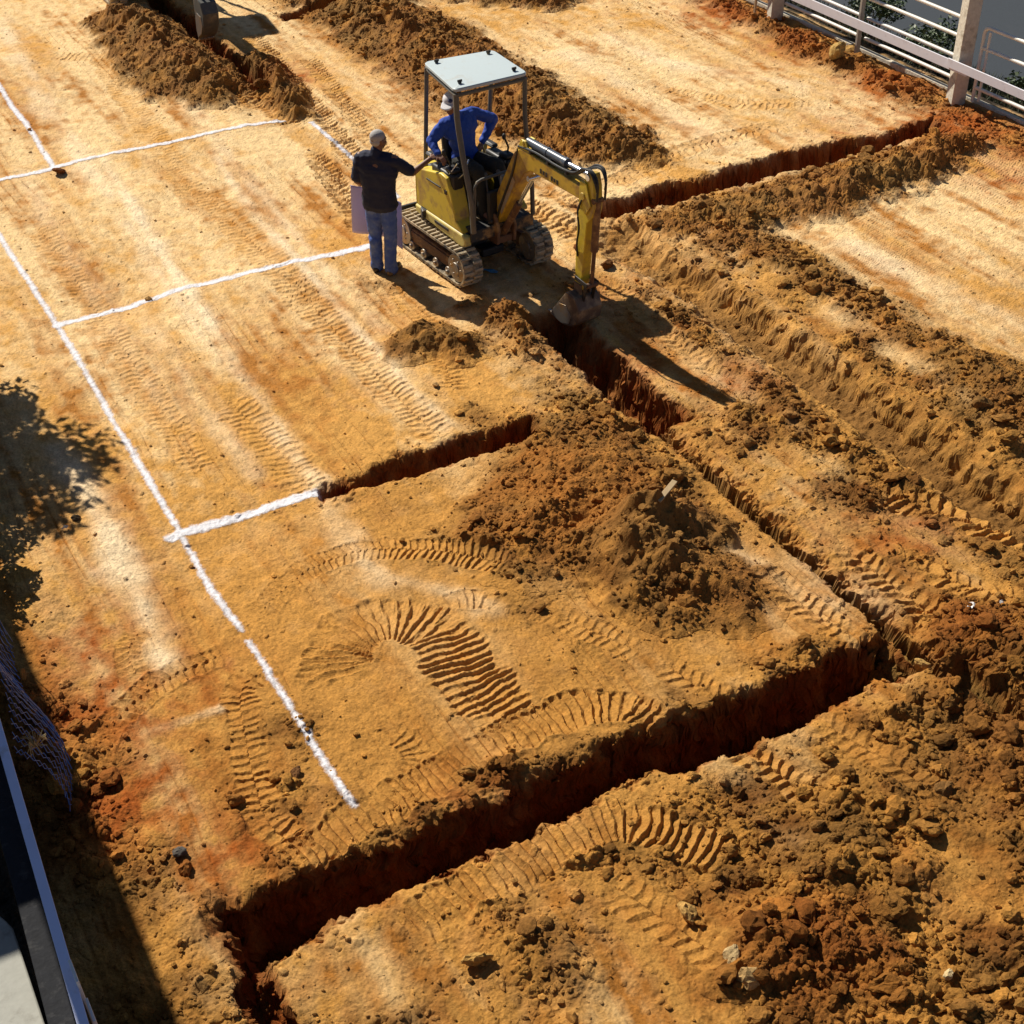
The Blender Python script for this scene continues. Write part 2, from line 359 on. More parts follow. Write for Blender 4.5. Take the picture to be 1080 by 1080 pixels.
    # street beyond the fence sits lower
    z = z - .16 * ss(15.95, 16.3, x) - .30 * ss(16.95, 17.1, x)
    # low ground on the other side of the near boundary wall
    hp = []
    if heaps:
        for i, (n, pts, lab) in enumerate(HEAPS):
            hp.append(heap_field(x, y, pts, 1000 + 100 * i, SMOOTHER.get(n, 1.)) * (1 - ss(.03, .2, dep)))
    return z, dict(scr=scr, R=R, hug=hug, stk=stk, dep=dep, wall=wall, lip=lip, hp=hp)

C = lambda *a: np.array(a, np.float32)
PALE, OCHRE, MID = C(.78, .555, .28), C(.59, .31, .080), C(.42, .175, .034)
OLIVE, BROWN, REDC, WETC, STREAK = C(.225, .115, .030), C(.185, .078, .018), C(.36, .098, .016), C(.10, .048, .012), C(.84, .66, .42)
def lerp3(a, b, t): return a + (b - a) * np.clip(t, 0, 1)[:, None]
def soil_colour(x, y, z, M, hsum):
    mix = lambda a, b, t: a + (b - a) * np.clip(t, 0, 1)[:, None]
    n1 = fbm(x * 1.3, y * .30, 600, 4); n2 = fbm(x * .55, y * .5, 610, 4); n3 = fbm(x * 5, y * 4, 620, 4); n4 = gn(x * 2.6 + .25 * gn(x * .7, y * .6, 633), y * .16, 630) + .45 * gn(x * 9, y * .30, 631)
    north = ss(8.5, 19, y + .25 * x)
    col = mix(np.broadcast_to(OCHRE, (x.size, 3)), PALE, .16 + .72 * north + .85 * n1 + .45 * n2 + .45 * n3)
    col = mix(col, MID, .20 - .22 * north - .85 * n4 + .45 * M['scr'] + .6 * n2 + .60 * n3)
    col = mix(col, OCHRE * C(.90, .84, .74), band(y, 6.5, 10.4, .8) * band(x, 2, 7, .5) * .62)
    col = mix(col, STREAK, M['stk'] * 1.0 * (1 - M['R'] * .7))
    red = np.zeros(x.shape, np.float32)
    for cx, cy, r, k in RED:
        red = np.maximum(red, k * np.exp(-(((x - cx) ** 2 + (y - cy) ** 2) / r ** 2)))
    col = mix(col, REDC, red * (1.0 + 1.2 * n3) )
    ol = np.clip(.5 + 1.1 * fbm(x * 1.1, y * 1.1, 640, 4), 0, 1)
    lump = OLIVE + (BROWN - OLIVE) * (1 - ol)[:, None]
    lump = mix(lump, OCHRE * C(.82, .78, .68), .34 + 1.1 * fbm(x * 2.1, y * 2.1, 650, 4) + .15 * (y < 6))
    lump = mix(lump, REDC * .9, red * 1.1 + .4 * fbm(x * 1.7, y * 1.7, 655, 3) - .1)
    col = mix(col, lump, M['R'] * 1.15 * (1 - .55 * M['hug']))
    col = mix(col, OCHRE * C(1.0, .95, .85), M['hug'] * .35)
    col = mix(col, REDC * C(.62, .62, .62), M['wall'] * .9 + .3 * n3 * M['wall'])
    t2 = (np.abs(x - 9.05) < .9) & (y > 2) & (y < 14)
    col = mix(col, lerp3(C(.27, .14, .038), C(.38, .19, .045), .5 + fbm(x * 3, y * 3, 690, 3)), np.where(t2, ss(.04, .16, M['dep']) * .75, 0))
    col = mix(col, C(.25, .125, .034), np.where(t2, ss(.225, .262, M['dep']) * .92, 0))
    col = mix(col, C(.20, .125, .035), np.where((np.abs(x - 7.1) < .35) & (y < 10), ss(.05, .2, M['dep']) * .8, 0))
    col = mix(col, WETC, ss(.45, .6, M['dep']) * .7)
    if hsum is not None:
        hc = mix(BROWN * 1.22 + 0 * col, OLIVE * .95, .45 + 1.1 * fbm(x * .9, y * .9, 660, 4))
        hc = mix(hc, OCHRE * C(.7, .62, .5), .10 + .9 * fbm(x * 4, y * 4, 670, 4))
        hc = mix(hc, REDC * .85, red * 1.0)
        hc = mix(hc, C(.34, .135, .026), 1.1 * np.exp(-(((x - 5.5) ** 2 + (y - 9.35) ** 2) / .85 ** 2)) + .5 * fbm(x * 2.2, y * 2.2, 675, 3) - .1)
        hc = mix(hc, C(.27, .145, .042), .8 * np.exp(-(((x - 5.9) ** 2 + (y - 8.2) ** 2) / .5 ** 2)))
        col = mix(col, hc, ss(.0, .08, hsum) * .97)
    # verge and asphalt street beyond the fence
    col = mix(col, C(.055, .052, .046), 1 - ss(-.02, .2, x - .05 * (y - 5.6)))  # ground behind the near wall darkened to stand in for shade
    near_dark = (1 - ss(4.5, 13.5, y)) * (1 - .4 * np.clip(n2 + .2, 0, 1))             # soil colour darkens gradually towards the near plots
    col = col * (1 - near_dark[:, None] * C(.22, .26, .34))
    v = ss(15.75, 16.0, x + .12 * fbm(x * 3, y * 3, 680, 3))
    col = mix(col, C(.035, .030, .020) * (1 + .4 * n3)[:, None] if False else C(.040, .030, .020), v)
    return np.clip(col, .004, .9)

# ------------------------------------------------------------------ materials
MAT = {}
def nodes_of(m):
    m.use_nodes = True; t = m.node_tree; return t, t.nodes, t.links, t.nodes['Principled BSDF']
def mat(name, col, rough_=.6, metal=0., var=.12, scale=30., dirt=None, dirt_amt=.0, bump=.0, spec=.5, dscale=6.):
    if name in MAT: return MAT[name]
    m = bpy.data.materials.new(name); t, N, L, B = nodes_of(m)
    tc = N.new('ShaderNodeTexCoord'); n = N.new('ShaderNodeTexNoise'); n.inputs['Scale'].default_value = scale; n.inputs['Detail'].default_value = 5
    L.new(tc.outputs['Object'], n.inputs['Vector'])
    r = N.new('ShaderNodeMapRange'); r.inputs[3].default_value = 1 - var; r.inputs[4].default_value = 1 + var
    L.new(n.outputs['Fac'], r.inputs[0])
    v = N.new('ShaderNodeVectorMath'); v.operation = 'SCALE'; v.inputs[0].default_value = col; L.new(r.outputs[0], v.inputs['Scale'])
    out = v.outputs[0]
    if dirt is not None:
        n2 = N.new('ShaderNodeTexNoise'); n2.inputs['Scale'].default_value = dscale; n2.inputs['Detail'].default_value = 8; n2.inputs['Roughness'].default_value = .65
        L.new(tc.outputs['Object'], n2.inputs['Vector'])
        rr = N.new('ShaderNodeMapRange'); rr.inputs[1].default_value = .62 - dirt_amt * .4; rr.inputs[2].default_value = .78 - dirt_amt * .3
        L.new(n2.outputs['Fac'], rr.inputs[0])
        mx = N.new('ShaderNodeMix'); mx.data_type = 'RGBA'; L.new(rr.outputs[0], mx.inputs[0]); L.new(out, mx.inputs[6]); mx.inputs[7].default_value = (*dirt, 1)
        out = mx.outputs[2]
    L.new(out, B.inputs['Base Color']); B.inputs['Roughness'].default_value = rough_; B.inputs['Metallic'].default_value = metal
    B.inputs['Specular IOR Level'].default_value = spec
    if bump:
        b = N.new('ShaderNodeBump'); b.inputs['Strength'].default_value = bump; b.inputs['Distance'].default_value = .01; L.new(n.outputs['Fac'], b.inputs['Height']); L.new(b.outputs[0], B.inputs['Normal'])
    MAT[name] = m; return m
def soil_mat(name, attr=True, gain=1.0):
    m = bpy.data.materials.new(name); t, N, L, B = nodes_of(m)
    g = N.new('ShaderNodeNewGeometry')
    if attr:
        a = N.new('ShaderNodeAttribute'); a.attribute_name = 'soil'; src = a.outputs['Color']
    else:
        oi = N.new('ShaderNodeObjectInfo'); src = oi.outputs['Color']
    n = N.new('ShaderNodeTexNoise'); n.inputs['Scale'].default_value = 55; n.inputs['Detail'].default_value = 8; n.inputs['Roughness'].default_value = .72
    L.new(g.outputs['Position'], n.inputs['Vector'])
    r = N.new('ShaderNodeMapRange'); r.inputs[1].default_value = .25; r.inputs[2].default_value = .75; r.inputs[3].default_value = .55 * gain; r.inputs[4].default_value = 1.38 * gain
    L.new(n.outputs['Fac'], r.inputs[0])
    n2 = N.new('ShaderNodeTexNoise'); n2.inputs['Scale'].default_value = 9; n2.inputs['Detail'].default_value = 6
    L.new(g.outputs['Position'], n2.inputs['Vector'])
    r2 = N.new('ShaderNodeMapRange'); r2.inputs[1].default_value = .3; r2.inputs[2].default_value = .7; r2.inputs[3].default_value = .84; r2.inputs[4].default_value = 1.14
    L.new(n2.outputs['Fac'], r2.inputs[0])
    mu = N.new('ShaderNodeMath'); mu.operation = 'MULTIPLY'; L.new(r.outputs[0], mu.inputs[0]); L.new(r2.outputs[0], mu.inputs[1])
    v = N.new('ShaderNodeVectorMath'); v.operation = 'SCALE'; L.new(src, v.inputs[0]); L.new(mu.outputs[0], v.inputs['Scale'])
    L.new(v.outputs[0], B.inputs['Base Color']); B.inputs['Roughness'].default_value = .95; B.inputs['Specular IOR Level'].default_value = .12
    b = N.new('ShaderNodeBump'); b.inputs['Strength'].default_value = .85; b.inputs['Distance'].default_value = .014; L.new(n.outputs['Fac'], b.inputs['Height']); L.new(b.outputs[0], B.inputs['Normal'])
    return m
SOIL = soil_mat('soil'); CLODM = soil_mat('clod_soil', False)

# ------------------------------------------------------------------ object helpers
def tag(o, label=None, cat=None, group=None, kind=None):
    if label: o['label'] = label
    if cat: o['category'] = cat
    if group: o['group'] = group
    if kind: o['kind'] = kind
    return o
def empty(name, loc, label, cat, rz=0., group=None):
    o = bpy.data.objects.new(name, None); COL.objects.link(o); o.location = loc; o.rotation_euler = (0, 0, rz); o.empty_display_size = .2
    return tag(o, label, cat, group)
def mesh_np(name, V, F, mats, cols=None, smooth=False, parent=None):
    me = bpy.data.meshes.new(name); V = np.ascontiguousarray(V, np.float32); F = np.ascontiguousarray(F, np.int32); k = F.shape[1]
    me.vertices.add(len(V)); me.vertices.foreach_set('co', V.ravel())
    me.loops.add(F.size); me.loops.foreach_set('vertex_index', F.ravel())
    me.polygons.add(len(F)); me.polygons.foreach_set('loop_start', np.arange(0, F.size, k, dtype=np.int32))
    try: me.polygons.foreach_set('loop_total', np.full(len(F), k, np.int32))
    except Exception: pass
    me.polygons.foreach_set('use_smooth', np.full(len(F), smooth, bool))
    me.update(calc_edges=True); me.validate()
    if cols is not None:
        a = me.attributes.new('soil', 'FLOAT_COLOR', 'POINT')
        c = np.ones((len(V), 4), np.float32); c[:, :3] = cols; a.data.foreach_set('color', c.ravel())
    for m in (mats if isinstance(mats, (list, tuple)) else [mats]): me.materials.append(m)
    o = bpy.data.objects.new(name, me); COL.objects.link(o)
    if parent: o.parent = parent
    return o

class MB:
    def __init__(s): s.bm = bmesh.new()
    def box(s, c, d, rot=None, taper=None):
        M = Matrix.Translation(c) @ (rot.to_4x4() if rot is not None else Matrix.Identity(4))
        r = bmesh.ops.create_cube(s.bm, size=1.0)
        for v in r['verts']:
            k = 1.
            if taper and v.co.z > 0: k = taper
            v.co = M @ Vector((v.co.x * d[0] * k, v.co.y * d[1] * k, v.co.z * d[2]))
        return s
    def rod(s, a, b, r, r2=None, n=12):
        a = Vector(a); b = Vector(b); d = b - a; L = d.length
        if L < 1e-6: return s
        M = Matrix.Translation((a + b) / 2) @ d.to_track_quat('Z', 'Y').to_matrix().to_4x4()
        bmesh.ops.create_cone(s.bm, cap_ends=True, segments=n, radius1=r, radius2=r if r2 is None else r2, depth=L, matrix=M); return s
    def tube(s, pts, r, n=8, caps=True):
        pts = [Vector(p) for p in pts]; rings = []; up = Vector((.13, .27, .95))
        for i, p in enumerate(pts):
            t = (pts[min(i + 1, len(pts) - 1)] - pts[max(i - 1, 0)]).normalized()
            x = t.cross(up)
            if x.length < .05: x = t.cross(Vector((1, 0, 0)))
            x.normalize(); y = x.cross(t).normalized()
            rr = r[i] if isinstance(r, (list, tuple)) else r
            rings.append([s.bm.verts.new(p + (x * math.cos(2 * PI * k / n) + y * math.sin(2 * PI * k / n)) * rr) for k in range(n)])
        for a, b in zip(rings[:-1], rings[1:]):
            for k in range(n): s.bm.faces.new((a[k], a[(k + 1) % n], b[(k + 1) % n], b[k]))
        if caps: s.bm.faces.new(rings[0][::-1]); s.bm.faces.new(rings[-1])
        return s
    def prism(s, prof, x0, x1, axis='x'):
        """2D profile extruded along x (profile = (y,z)), y ((x,z)) or z ((x,y))"""
        f = {'x': lambda p, t: (t, p[0], p[1]), 'y': lambda p, t: (p[0], t, p[1]), 'z': lambda p, t: (p[0], p[1], t)}[axis]
        A = [s.bm.verts.new(f(p, x0)) for p in prof]; B = [s.bm.verts.new(f(p, x1)) for p in prof]; n = len(prof)
        s.bm.faces.new(A[::-1]); s.bm.faces.new(B)
        for k in range(n): s.bm.faces.new((A[k], A[(k + 1) % n], B[(k + 1) % n], B[k]))
        return s
    def ball(s, c, r, sub=2):
        M = Matrix.Translation(c) @ Matrix.Diagonal((*([r] * 3 if not isinstance(r, (tuple, list)) else r), 1))
        bmesh.ops.create_icosphere(s.bm, subdivisions=sub, radius=1, matrix=M); return s
    def build(s, name, m, parent=None, bevel=0., smooth=True):
        bmesh.ops.recalc_face_normals(s.bm, faces=s.bm.faces)
        me = bpy.data.meshes.new(name); s.bm.to_mesh(me); s.bm.free()
        me.materials.append(m)
        o = bpy.data.objects.new(name, me); COL.objects.link(o)
        if parent: o.parent = parent
        if bevel:
            b = o.modifiers.new('bevel', 'BEVEL'); b.width = bevel; b.segments = 2; b.limit_method = 'ANGLE'; b.angle_limit = math.radians(40)
        if smooth:
            me.polygons.foreach_set('use_smooth', np.ones(len(me.polygons), bool))
            me.set_sharp_from_angle(angle=math.radians(38))
        return o

def blob(name, prims, voxel, m, parent=None, smooth=3, folds=0., ff=9.):
    """one continuous surface grown from overlapping tapered capsules and ellipsoids"""
    b = MB()
    for p in prims:
        if p[0] == 'c':
            _, a, c, r0, r1 = p
            b.rod(a, c, r0, r1, 14); b.ball(a, r0, 2); b.ball(c, r1, 2)
        else:
            _, c, r, rot = p
            M = Matrix.Translation(c) @ (rot.to_matrix().to_4x4() if rot is not None else Matrix.Identity(4)) @ Matrix.Diagonal((*r, 1))
            bmesh.ops.create_icosphere(b.bm, subdivisions=3, radius=1, matrix=M)
    bmesh.ops.recalc_face_normals(b.bm, faces=b.bm.faces)
    me = bpy.data.meshes.new(name + '_src'); b.bm.to_mesh(me); b.bm.free()
    t = bpy.data.objects.new(name + '_src', me); COL.objects.link(t)
    r = t.modifiers.new('r', 'REMESH'); r.mode = 'VOXEL'; r.voxel_size = voxel
    if smooth:
        q = t.modifiers.new('s', 'SMOOTH'); q.factor = .5; q.iterations = smooth
    dg = bpy.context.evaluated_depsgraph_get(); dg.update()
    out = bpy.data.meshes.new_from_object(t.evaluated_get(dg)); out.name = name
    bpy.data.objects.remove(t); bpy.data.meshes.remove(me)
    if folds:
        from mathutils import noise
        nv = [v.normal.copy() for v in out.vertices]
        for v, n in zip(out.vertices, nv):
            p = v.co; w = noise.noise(Vector((p.x * ff * .55, p.y * ff * .55, p.z * ff * 1.5 + p.x * 4))) + .5 * noise.noise(p * ff * 2.3)
            v.co = p + n * folds * w
        out.update()
    out.materials.clear(); out.materials.append(m)
    out.polygons.foreach_set('use_smooth', np.ones(len(out.polygons), bool))
    o = bpy.data.objects.new(name, out); COL.objects.link(o)
    if parent: o.parent = parent
    return o

# ------------------------------------------------------------------ ground sheet, soil heaps and chalk lines
def build_ground():
    rows = [-60., -40, -25, -15, -8] + list(np.arange(-4, 1.5, .16)) + list(np.arange(1.5, 3.9, .05)) + list(np.arange(3.9, 4.9, .016))
    s = 4.9
    while s < 30.5:
        rows.append(s); s += min(max(.0068 * (s / 6.5) ** 1.7, .0068), .034)
    while s < 45: rows.append(s); s += .35
    rows += [48, 55, 65, 80, 110, 160, 240, 400]
    rows = np.array(rows)
    q = list(np.linspace(-1.06, 1.06, 1120)); dq = q[1] - q[0]; ex = []; e = 1.06
    while e < 2.4: dq = min(dq * 1.035, .018); e += dq; ex.append(e)
    ex += [2.8, 3.3, 4, 6, 12, 30]; q = np.array([-v for v in ex[::-1]] + q + ex)
    Wd = 2.0 + .285 * np.maximum(rows, 0)
    T = q[None, :] * Wd[:, None]; SS = np.repeat(rows[:, None], len(q), 1)
    X = (SS * fw[0] + T * rt0[0]).ravel(); Y = (SS * fw[1] + T * rt0[1]).ravel()
    Z, M = terrain(X, Y)
    X = X.astype(np.float32); Y = Y.astype(np.float32)
    nr, nc = len(rows), len(q)
    # cut banks: push the steep faces in and out so they break into lumps, ledges and overhangs
    D = M['dep'].reshape(nr, nc); gs = np.gradient(D, rows, axis=0); gt = np.gradient(D, q, axis=1) / Wd[:, None]
    st = ss(.9, 2.6, np.hypot(gs, gt).ravel())
    def push(a, z, k): return .050 * gn(a * 4.5, z * 6.5 + .4 * gn(a * 2, z * 2, k + 9), k) + .030 * gn(a * 11, z * 15, k + 1) + .016 * gn(a * 26, z * 30, k + 2)
    X, Y = X + st * push(Y, Z, 810) * np.where(np.abs(X - 9.05) < .7, .8, 1), Y + st * push(X, Z, 820) * np.where(np.abs(X - 9.05) < .7, .8, 1)
    idx = np.arange(nr * nc, dtype=np.int32).reshape(nr, nc)
    F = np.stack([idx[:-1, :-1].ravel(), idx[:-1, 1:].ravel(), idx[1:, 1:].ravel(), idx[1:, :-1].ravel()], 1)
    hs = np.zeros(X.shape, np.float32)
    for h in M['hp']: hs = np.maximum(hs, h)
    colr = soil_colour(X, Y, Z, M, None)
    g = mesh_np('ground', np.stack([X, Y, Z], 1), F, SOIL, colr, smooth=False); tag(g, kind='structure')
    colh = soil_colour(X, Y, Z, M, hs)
    for (n, pts, lab), h in zip(HEAPS, M['hp']):
        v = h > .004
        own = h >= hs - 1e-6
        f = (v & own)[F].any(1)
        FF = F[f]
        if not len(FF): continue
        u, inv = np.unique(FF, return_inverse=True)
        z = Z[u] + np.where(h[u] > 0, h[u], -.012)
        o = mesh_np('soil_heap', np.stack([X[u], Y[u], z], 1), inv.reshape(-1, 4), SOIL, colh[u]); tag(o, lab, 'soil heap', 'soil heaps dug out of the trenches')
    def chalk(P, w, lab, seed):
        P = smooth_path([at(*p) for p in P], 6)
        P = P + 0
        m = (X > P[:, 0].min() - .4) & (X < P[:, 0].max() + .4) & (Y > P[:, 1].min() - .4) & (Y < P[:, 1].max() + .4)
        ii = np.nonzero(m)[0]
        xs = X[ii]; ys = Y[ii]
        s_, t_, d, L = path_coords(xs, ys, P)
        ww = w * (1 + .22 * fbm(xs * 1.3, ys * 1.3, seed, 3))
        t_ = t_ + .014 * gn(s_ * 1.7, s_ * 0, seed + 7)
        e = ww / 2 - np.maximum(np.abs(t_), d * .98 * (d > np.abs(t_) + .001)) + .012 * fbm(xs * 14, ys * 14, seed + 1, 4)
        full = np.full(X.shape, -1., np.float32); full[ii] = e
        ok = full > -.036
        f = ok[F].all(1); FF = F[f]
        u, inv = np.unique(FF, return_inverse=True); inv = inv.reshape(-1, 4)
        # keep the one connected ribbon
        lab_ = np.arange(len(u))
        for _ in range(400):
            mn = lab_[inv].min(1); new = lab_.copy(); np.minimum.at(new, inv.ravel(), np.repeat(mn, 4)); new = new[new]
            if (new == lab_).all(): break
            lab_ = new
        big = np.bincount(lab_).argmax(); kf = lab_[inv[:, 0]] == big
        u2, inv2 = np.unique(u[inv[kf]], return_inverse=True)
        cov = ss(-.036, .030, full[u2])
        o = mesh_np('chalk_line', np.stack([X[u2], Y[u2], Z[u2] + .0022 + .0008 * (seed % 7)], 1), inv2.reshape(-1, 4), CHALK, np.repeat(cov[:, None], 3, 1))
        tag(o, lab, 'chalk line', 'white chalk setting-out lines')
    CHALK = mat('lime_chalk', (.76, .76, .80), .95, var=.08, scale=60, spec=.1, dirt=(.66, .56, .42), dirt_amt=.06, dscale=16)
    t, N, L, B = nodes_of(CHALK)                                   # thin powder: bare soil shows between the grains at the edges
    at_ = N.new('ShaderNodeAttribute'); at_.attribute_name = 'soil'; gr = N.new('ShaderNodeTexNoise'); gr.inputs['Scale'].default_value = 75; gr.inputs['Detail'].default_value = 4
    ge = N.new('ShaderNodeNewGeometry'); L.new(ge.outputs['Position'], gr.inputs['Vector'])
    su = N.new('ShaderNodeMath'); su.operation = 'MULTIPLY_ADD'; L.new(at_.outputs['Fac'], su.inputs[0]); su.inputs[1].default_value = 1.25; L.new(gr.outputs['Fac'], su.inputs[2])
    g2 = N.new('ShaderNodeTexNoise'); g2.inputs['Scale'].default_value = 9; g2.inputs['Detail'].default_value = 5; L.new(ge.outputs['Position'], g2.inputs['Vector'])
    s2 = N.new('ShaderNodeMath'); s2.operation = 'MULTIPLY_ADD'; L.new(g2.outputs['Fac'], s2.inputs[0]); s2.inputs[1].default_value = .9; L.new(su.outputs[0], s2.inputs[2]); su = s2
    mr = N.new('ShaderNodeMapRange'); mr.inputs[1].default_value = 1.20; mr.inputs[2].default_value = 2.15; mr.inputs[4].default_value = .93; L.new(su.outputs[0], mr.inputs[0]); L.new(mr.outputs[0], B.inputs['Alpha'])
    chalk([(-60, 140), (0, 250), (60, 342), (125, 452), (190, 562), (222, 618), (254, 664)], .056, 'long white chalk line running down the left side to the dug edge', 700)
    chalk([(262, 676), (300, 738), (340, 800), (372, 850)], .046, 'lowest white chalk line, running from a small break towards the nearest trench', 705)
    chalk([(-60, -10), (0, 92), (30, 135), (57, 178)], .066, 'short white chalk line at the upper left above the first cross line', 710)
    chalk([(-60, 202), (0, 190), (120, 163), (220, 142), (306, 126)], .088, 'uppermost cross chalk line ending at the furrowed soil ridge', 720)
    chalk([(60, 342), (160, 315), (270, 288), (392, 261)], .105, 'cross chalk line that ends behind the standing man\'s legs', 730)
    chalk([(180, 567), (200, 558), (260, 541), (332, 519)], .105, 'short thick cross chalk line leading into the small middle trench', 740)
    chalk([(325, 127), (355, 152), (392, 184), (420, 208)], .070, 'short white chalk line from the soil ridge towards the standing man', 750)
build_ground()

# ------------------------------------------------------------------ clods and stones lying on the soil
def rock_mesh(seed, sub, amp=.28):
    b = bmesh.new(); bmesh.ops.create_icosphere(b, subdivisions=sub, radius=1)
    V = np.array([v.co[:] for v in b.verts], np.float32); F = np.array([[l.vert.index for l in f.loops] for f in b.faces], np.int32); b.free()
    r = np.random.default_rng(seed)
    d = 1 + 0 * V[:, 0]
    for k in range(7):                                           # knock flat facets off
        n = r.normal(size=3); n /= np.linalg.norm(n); c = r.uniform(.5, .9)
        q = V @ n; d = np.minimum(d, np.where(q > c, c / np.maximum(q, 1e-3), 1))
    V = V * d[:, None]
    V = V * (1 + .10 * fbm(V[:, 0] * 5 + V[:, 2] * 3, V[:, 1] * 5 - V[:, 2] * 4, seed + 30, 2))[:, None]
    V = V + amp * .5 * np.stack([fbm(V[:, 0] * 2.1 + V[:, 2] + seed, V[:, 1] * 2.1 - V[:, 2] * .7, seed + k, 3) for k in range(3)], 1)
    V = V * np.array([1, r.uniform(.65, .95), r.uniform(.5, .8)])
    return V.astype(np.float32), F
def scatter():
    N = 185000
    # candidates uniform over the plot seen by the camera
    s = 3.2 + 23.6 * RNG.random(N) ** .88; q = RNG.uniform(-1.5, 1.5, N)
    t = q * (2.0 + .285 * s)
    x = s * fw[0] + t * rt0[0]; y = s * fw[1] + t * rt0[1]
    z, M = terrain(x, y)
    hs = np.zeros(N, np.float32)
    for h in M['hp']: hs = np.maximum(hs, h)
    dens = np.clip(M['R'] ** 1.3 + 1.1 * ss(0, .08, hs) * np.exp(-hs * 2) + .25 * M['lip'], 0, 1) + .030
    dens = dens * np.where(M['dep'] > .1, .35, 1) * (1 - .75 * M['hug']) * (x < 15.6) * (x > .45)
    keep = RNG.random(N) < dens * .72
    x, y, z, hs, s = x[keep], y[keep], z[keep] + hs[keep], hs[keep], s[keep]
    M = {k: (v[keep] if not isinstance(v, list) else [h[keep] for h in v]) for k, v in M.items()}
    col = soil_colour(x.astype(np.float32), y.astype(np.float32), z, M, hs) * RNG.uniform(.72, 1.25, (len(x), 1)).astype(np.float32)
    size = np.exp(RNG.normal(-4.25, .66, len(x))).clip(.006, .085)
    size = size * (.55 + .7 * np.clip(M['R'] + .25 * (hs > .03), 0, 1))
    order = np.argsort(-size / np.hypot(s, CH))
    # the biggest ones are individuals
    big = []; taken = np.zeros((0, 2))
    view = in_view(x, y, z, -.005)
    for i in order:
        if not view[i] or M['dep'][i] > .1: continue
        big.append(i)
        if len(big) == 270: break
    bigset = np.zeros(len(x), bool); bigset[big] = True
    rest = np.nonzero(~bigset)[0]
    lo = [rock_mesh(40 + k, 1) for k in range(10)]
    Vs, Fs, Cs = [], [], []; off = 0
    kind = RNG.integers(0, 10, len(rest))
    for k in range(10):
        r = rest[kind == k]
        if not len(r): continue
        V, F = lo[k]; n = len(r)
        a = RNG.uniform(0, 6.28, n); e = RNG.uniform(-.5, .5, n)
        P = V[None] * size[r][:, None, None]
        px = P[:, :, 0] * np.cos(a)[:, None] - P[:, :, 1] * np.sin(a)[:, None]; py = P[:, :, 0] * np.sin(a)[:, None] + P[:, :, 1] * np.cos(a)[:, None]
        pz = P[:, :, 2] + px * e[:, None] * .5
        Q = np.stack([px + x[r][:, None], py + y[r][:, None], pz + (z[r] + size[r] * .25)[:, None]], 2)
        Vs.append(Q.reshape(-1, 3)); Fs.append((F[None] + (off + np.arange(n) * len(V))[:, None, None]).reshape(-1, 3)); Cs.append(np.repeat(col[r], len(V), 0)); off += n * len(V)
    o = mesh_np('soil_crumbs', np.concatenate(Vs), np.concatenate(Fs), SOIL, np.concatenate(Cs)); tag(o, 'loose soil crumbs and grit strewn over the dug ground', 'soil crumbs', kind='stuff')
    protos = []
    for k in range(14):
        V, F = rock_mesh(80 + k, 3, .34)
        me = mesh_np('soil_clod', V, F, CLODM, smooth=False); protos.append(me.data); bpy.data.objects.remove(me)
    def zone(a, b):
        if b < 6.0: return ('ochre soil clod lying in the churned ground in front of the nearest trench', 'clods in front of the nearest trench') if a < 5 else ('brown soil clod in the rubble near the right edge in front of the trench corner', 'clods near the right edge')
        if a > 14.2: return ('reddish clod lying along the foot of the pipe fence', 'clods along the fence')
        if a > 8.6: return ('brown clod on the spoil along the muddy trench at the right', 'clods along the muddy trench')
        if a > 7.05: return ('brown clod on the strip between the two long trenches', 'clods between the long trenches')
        if b < 7.1: return ('soil clod on the back lip of the nearest trench', 'clods on the trench lip')
        if a < 1.7: return ('reddish clod on the broken ground beside the left wall', 'clods beside the left wall')
        if b < 10.4: return ('brown clod around the soil heaps on the near plot', 'clods around the middle heaps')
        if b < 14: return ('brown clod on the ground below the excavator', 'clods below the excavator')
        return ('small brown clod on the far dug ground behind the machine', 'clods on the far ground')
    for i in big:
        o = bpy.data.objects.new('soil_clod', protos[RNG.integers(0, 14)]); COL.objects.link(o)
        sz = size[i] * 1.12
        o.location = (x[i], y[i], z[i] + sz * .22); o.scale = (sz, sz, sz * RNG.uniform(.7, 1)); o.rotation_euler = (RNG.uniform(-.5, .5), RNG.uniform(-.5, .5), RNG.uniform(0, 6.28))
        o.color = (*[float(c) for c in col[i]], 1)
        l, gname = zone(x[i], y[i]); tag(o, l, 'soil clod', gname)
    # single stones that can be pointed at
    def stone(px, py, r, c, lab, cat='stone', nm='stone', k=0, flat=.8):
        p = at(px, py); zz_, MM = terrain(np.array([p[0]]), np.array([p[1]])); h = max(float(a[0]) for a in MM['hp'])
        o = bpy.data.objects.new(nm, protos[k % 14].copy() if False else protos[k % 14]); COL.objects.link(o)
        o.location = (p[0], p[1], float(zz_[0]) + h + r * .35); o.scale = (r, r, r * flat); o.rotation_euler = (.2 * k, .3, 1.3 * k); o.color = (*c, 1); tag(o, lab, cat)
    stone(63, 183, .10, (.17, .06, .02), 'dark brown lump sitting where the two upper left chalk lines meet', 'soil clod', 'soil_clod', 1)
    stone(189, 898, .065, (.10, .09, .08), 'round dark grey stone left of the nearest trench among loose soil', k=2)
    stone(770, 1017, .075, (.46, .33, .16), 'round pale stone in the red rubble at the bottom of the picture', k=3)
    stone(786, 1044, .085, (.42, .27, .11), 'flat tan stone just below the round pale stone', k=4)
    stone(1000, 1028, .05, (.55, .42, .22), 'small cream stone near the bottom right corner', k=5)
    stone(725, 968, .10, (.44, .26, .08), 'half-buried ochre boulder left of the red rubble', k=6)
    stone(503, 1018, .11, (.44, .25, .07), 'rounded ochre lump at the lower middle of the picture', k=7)
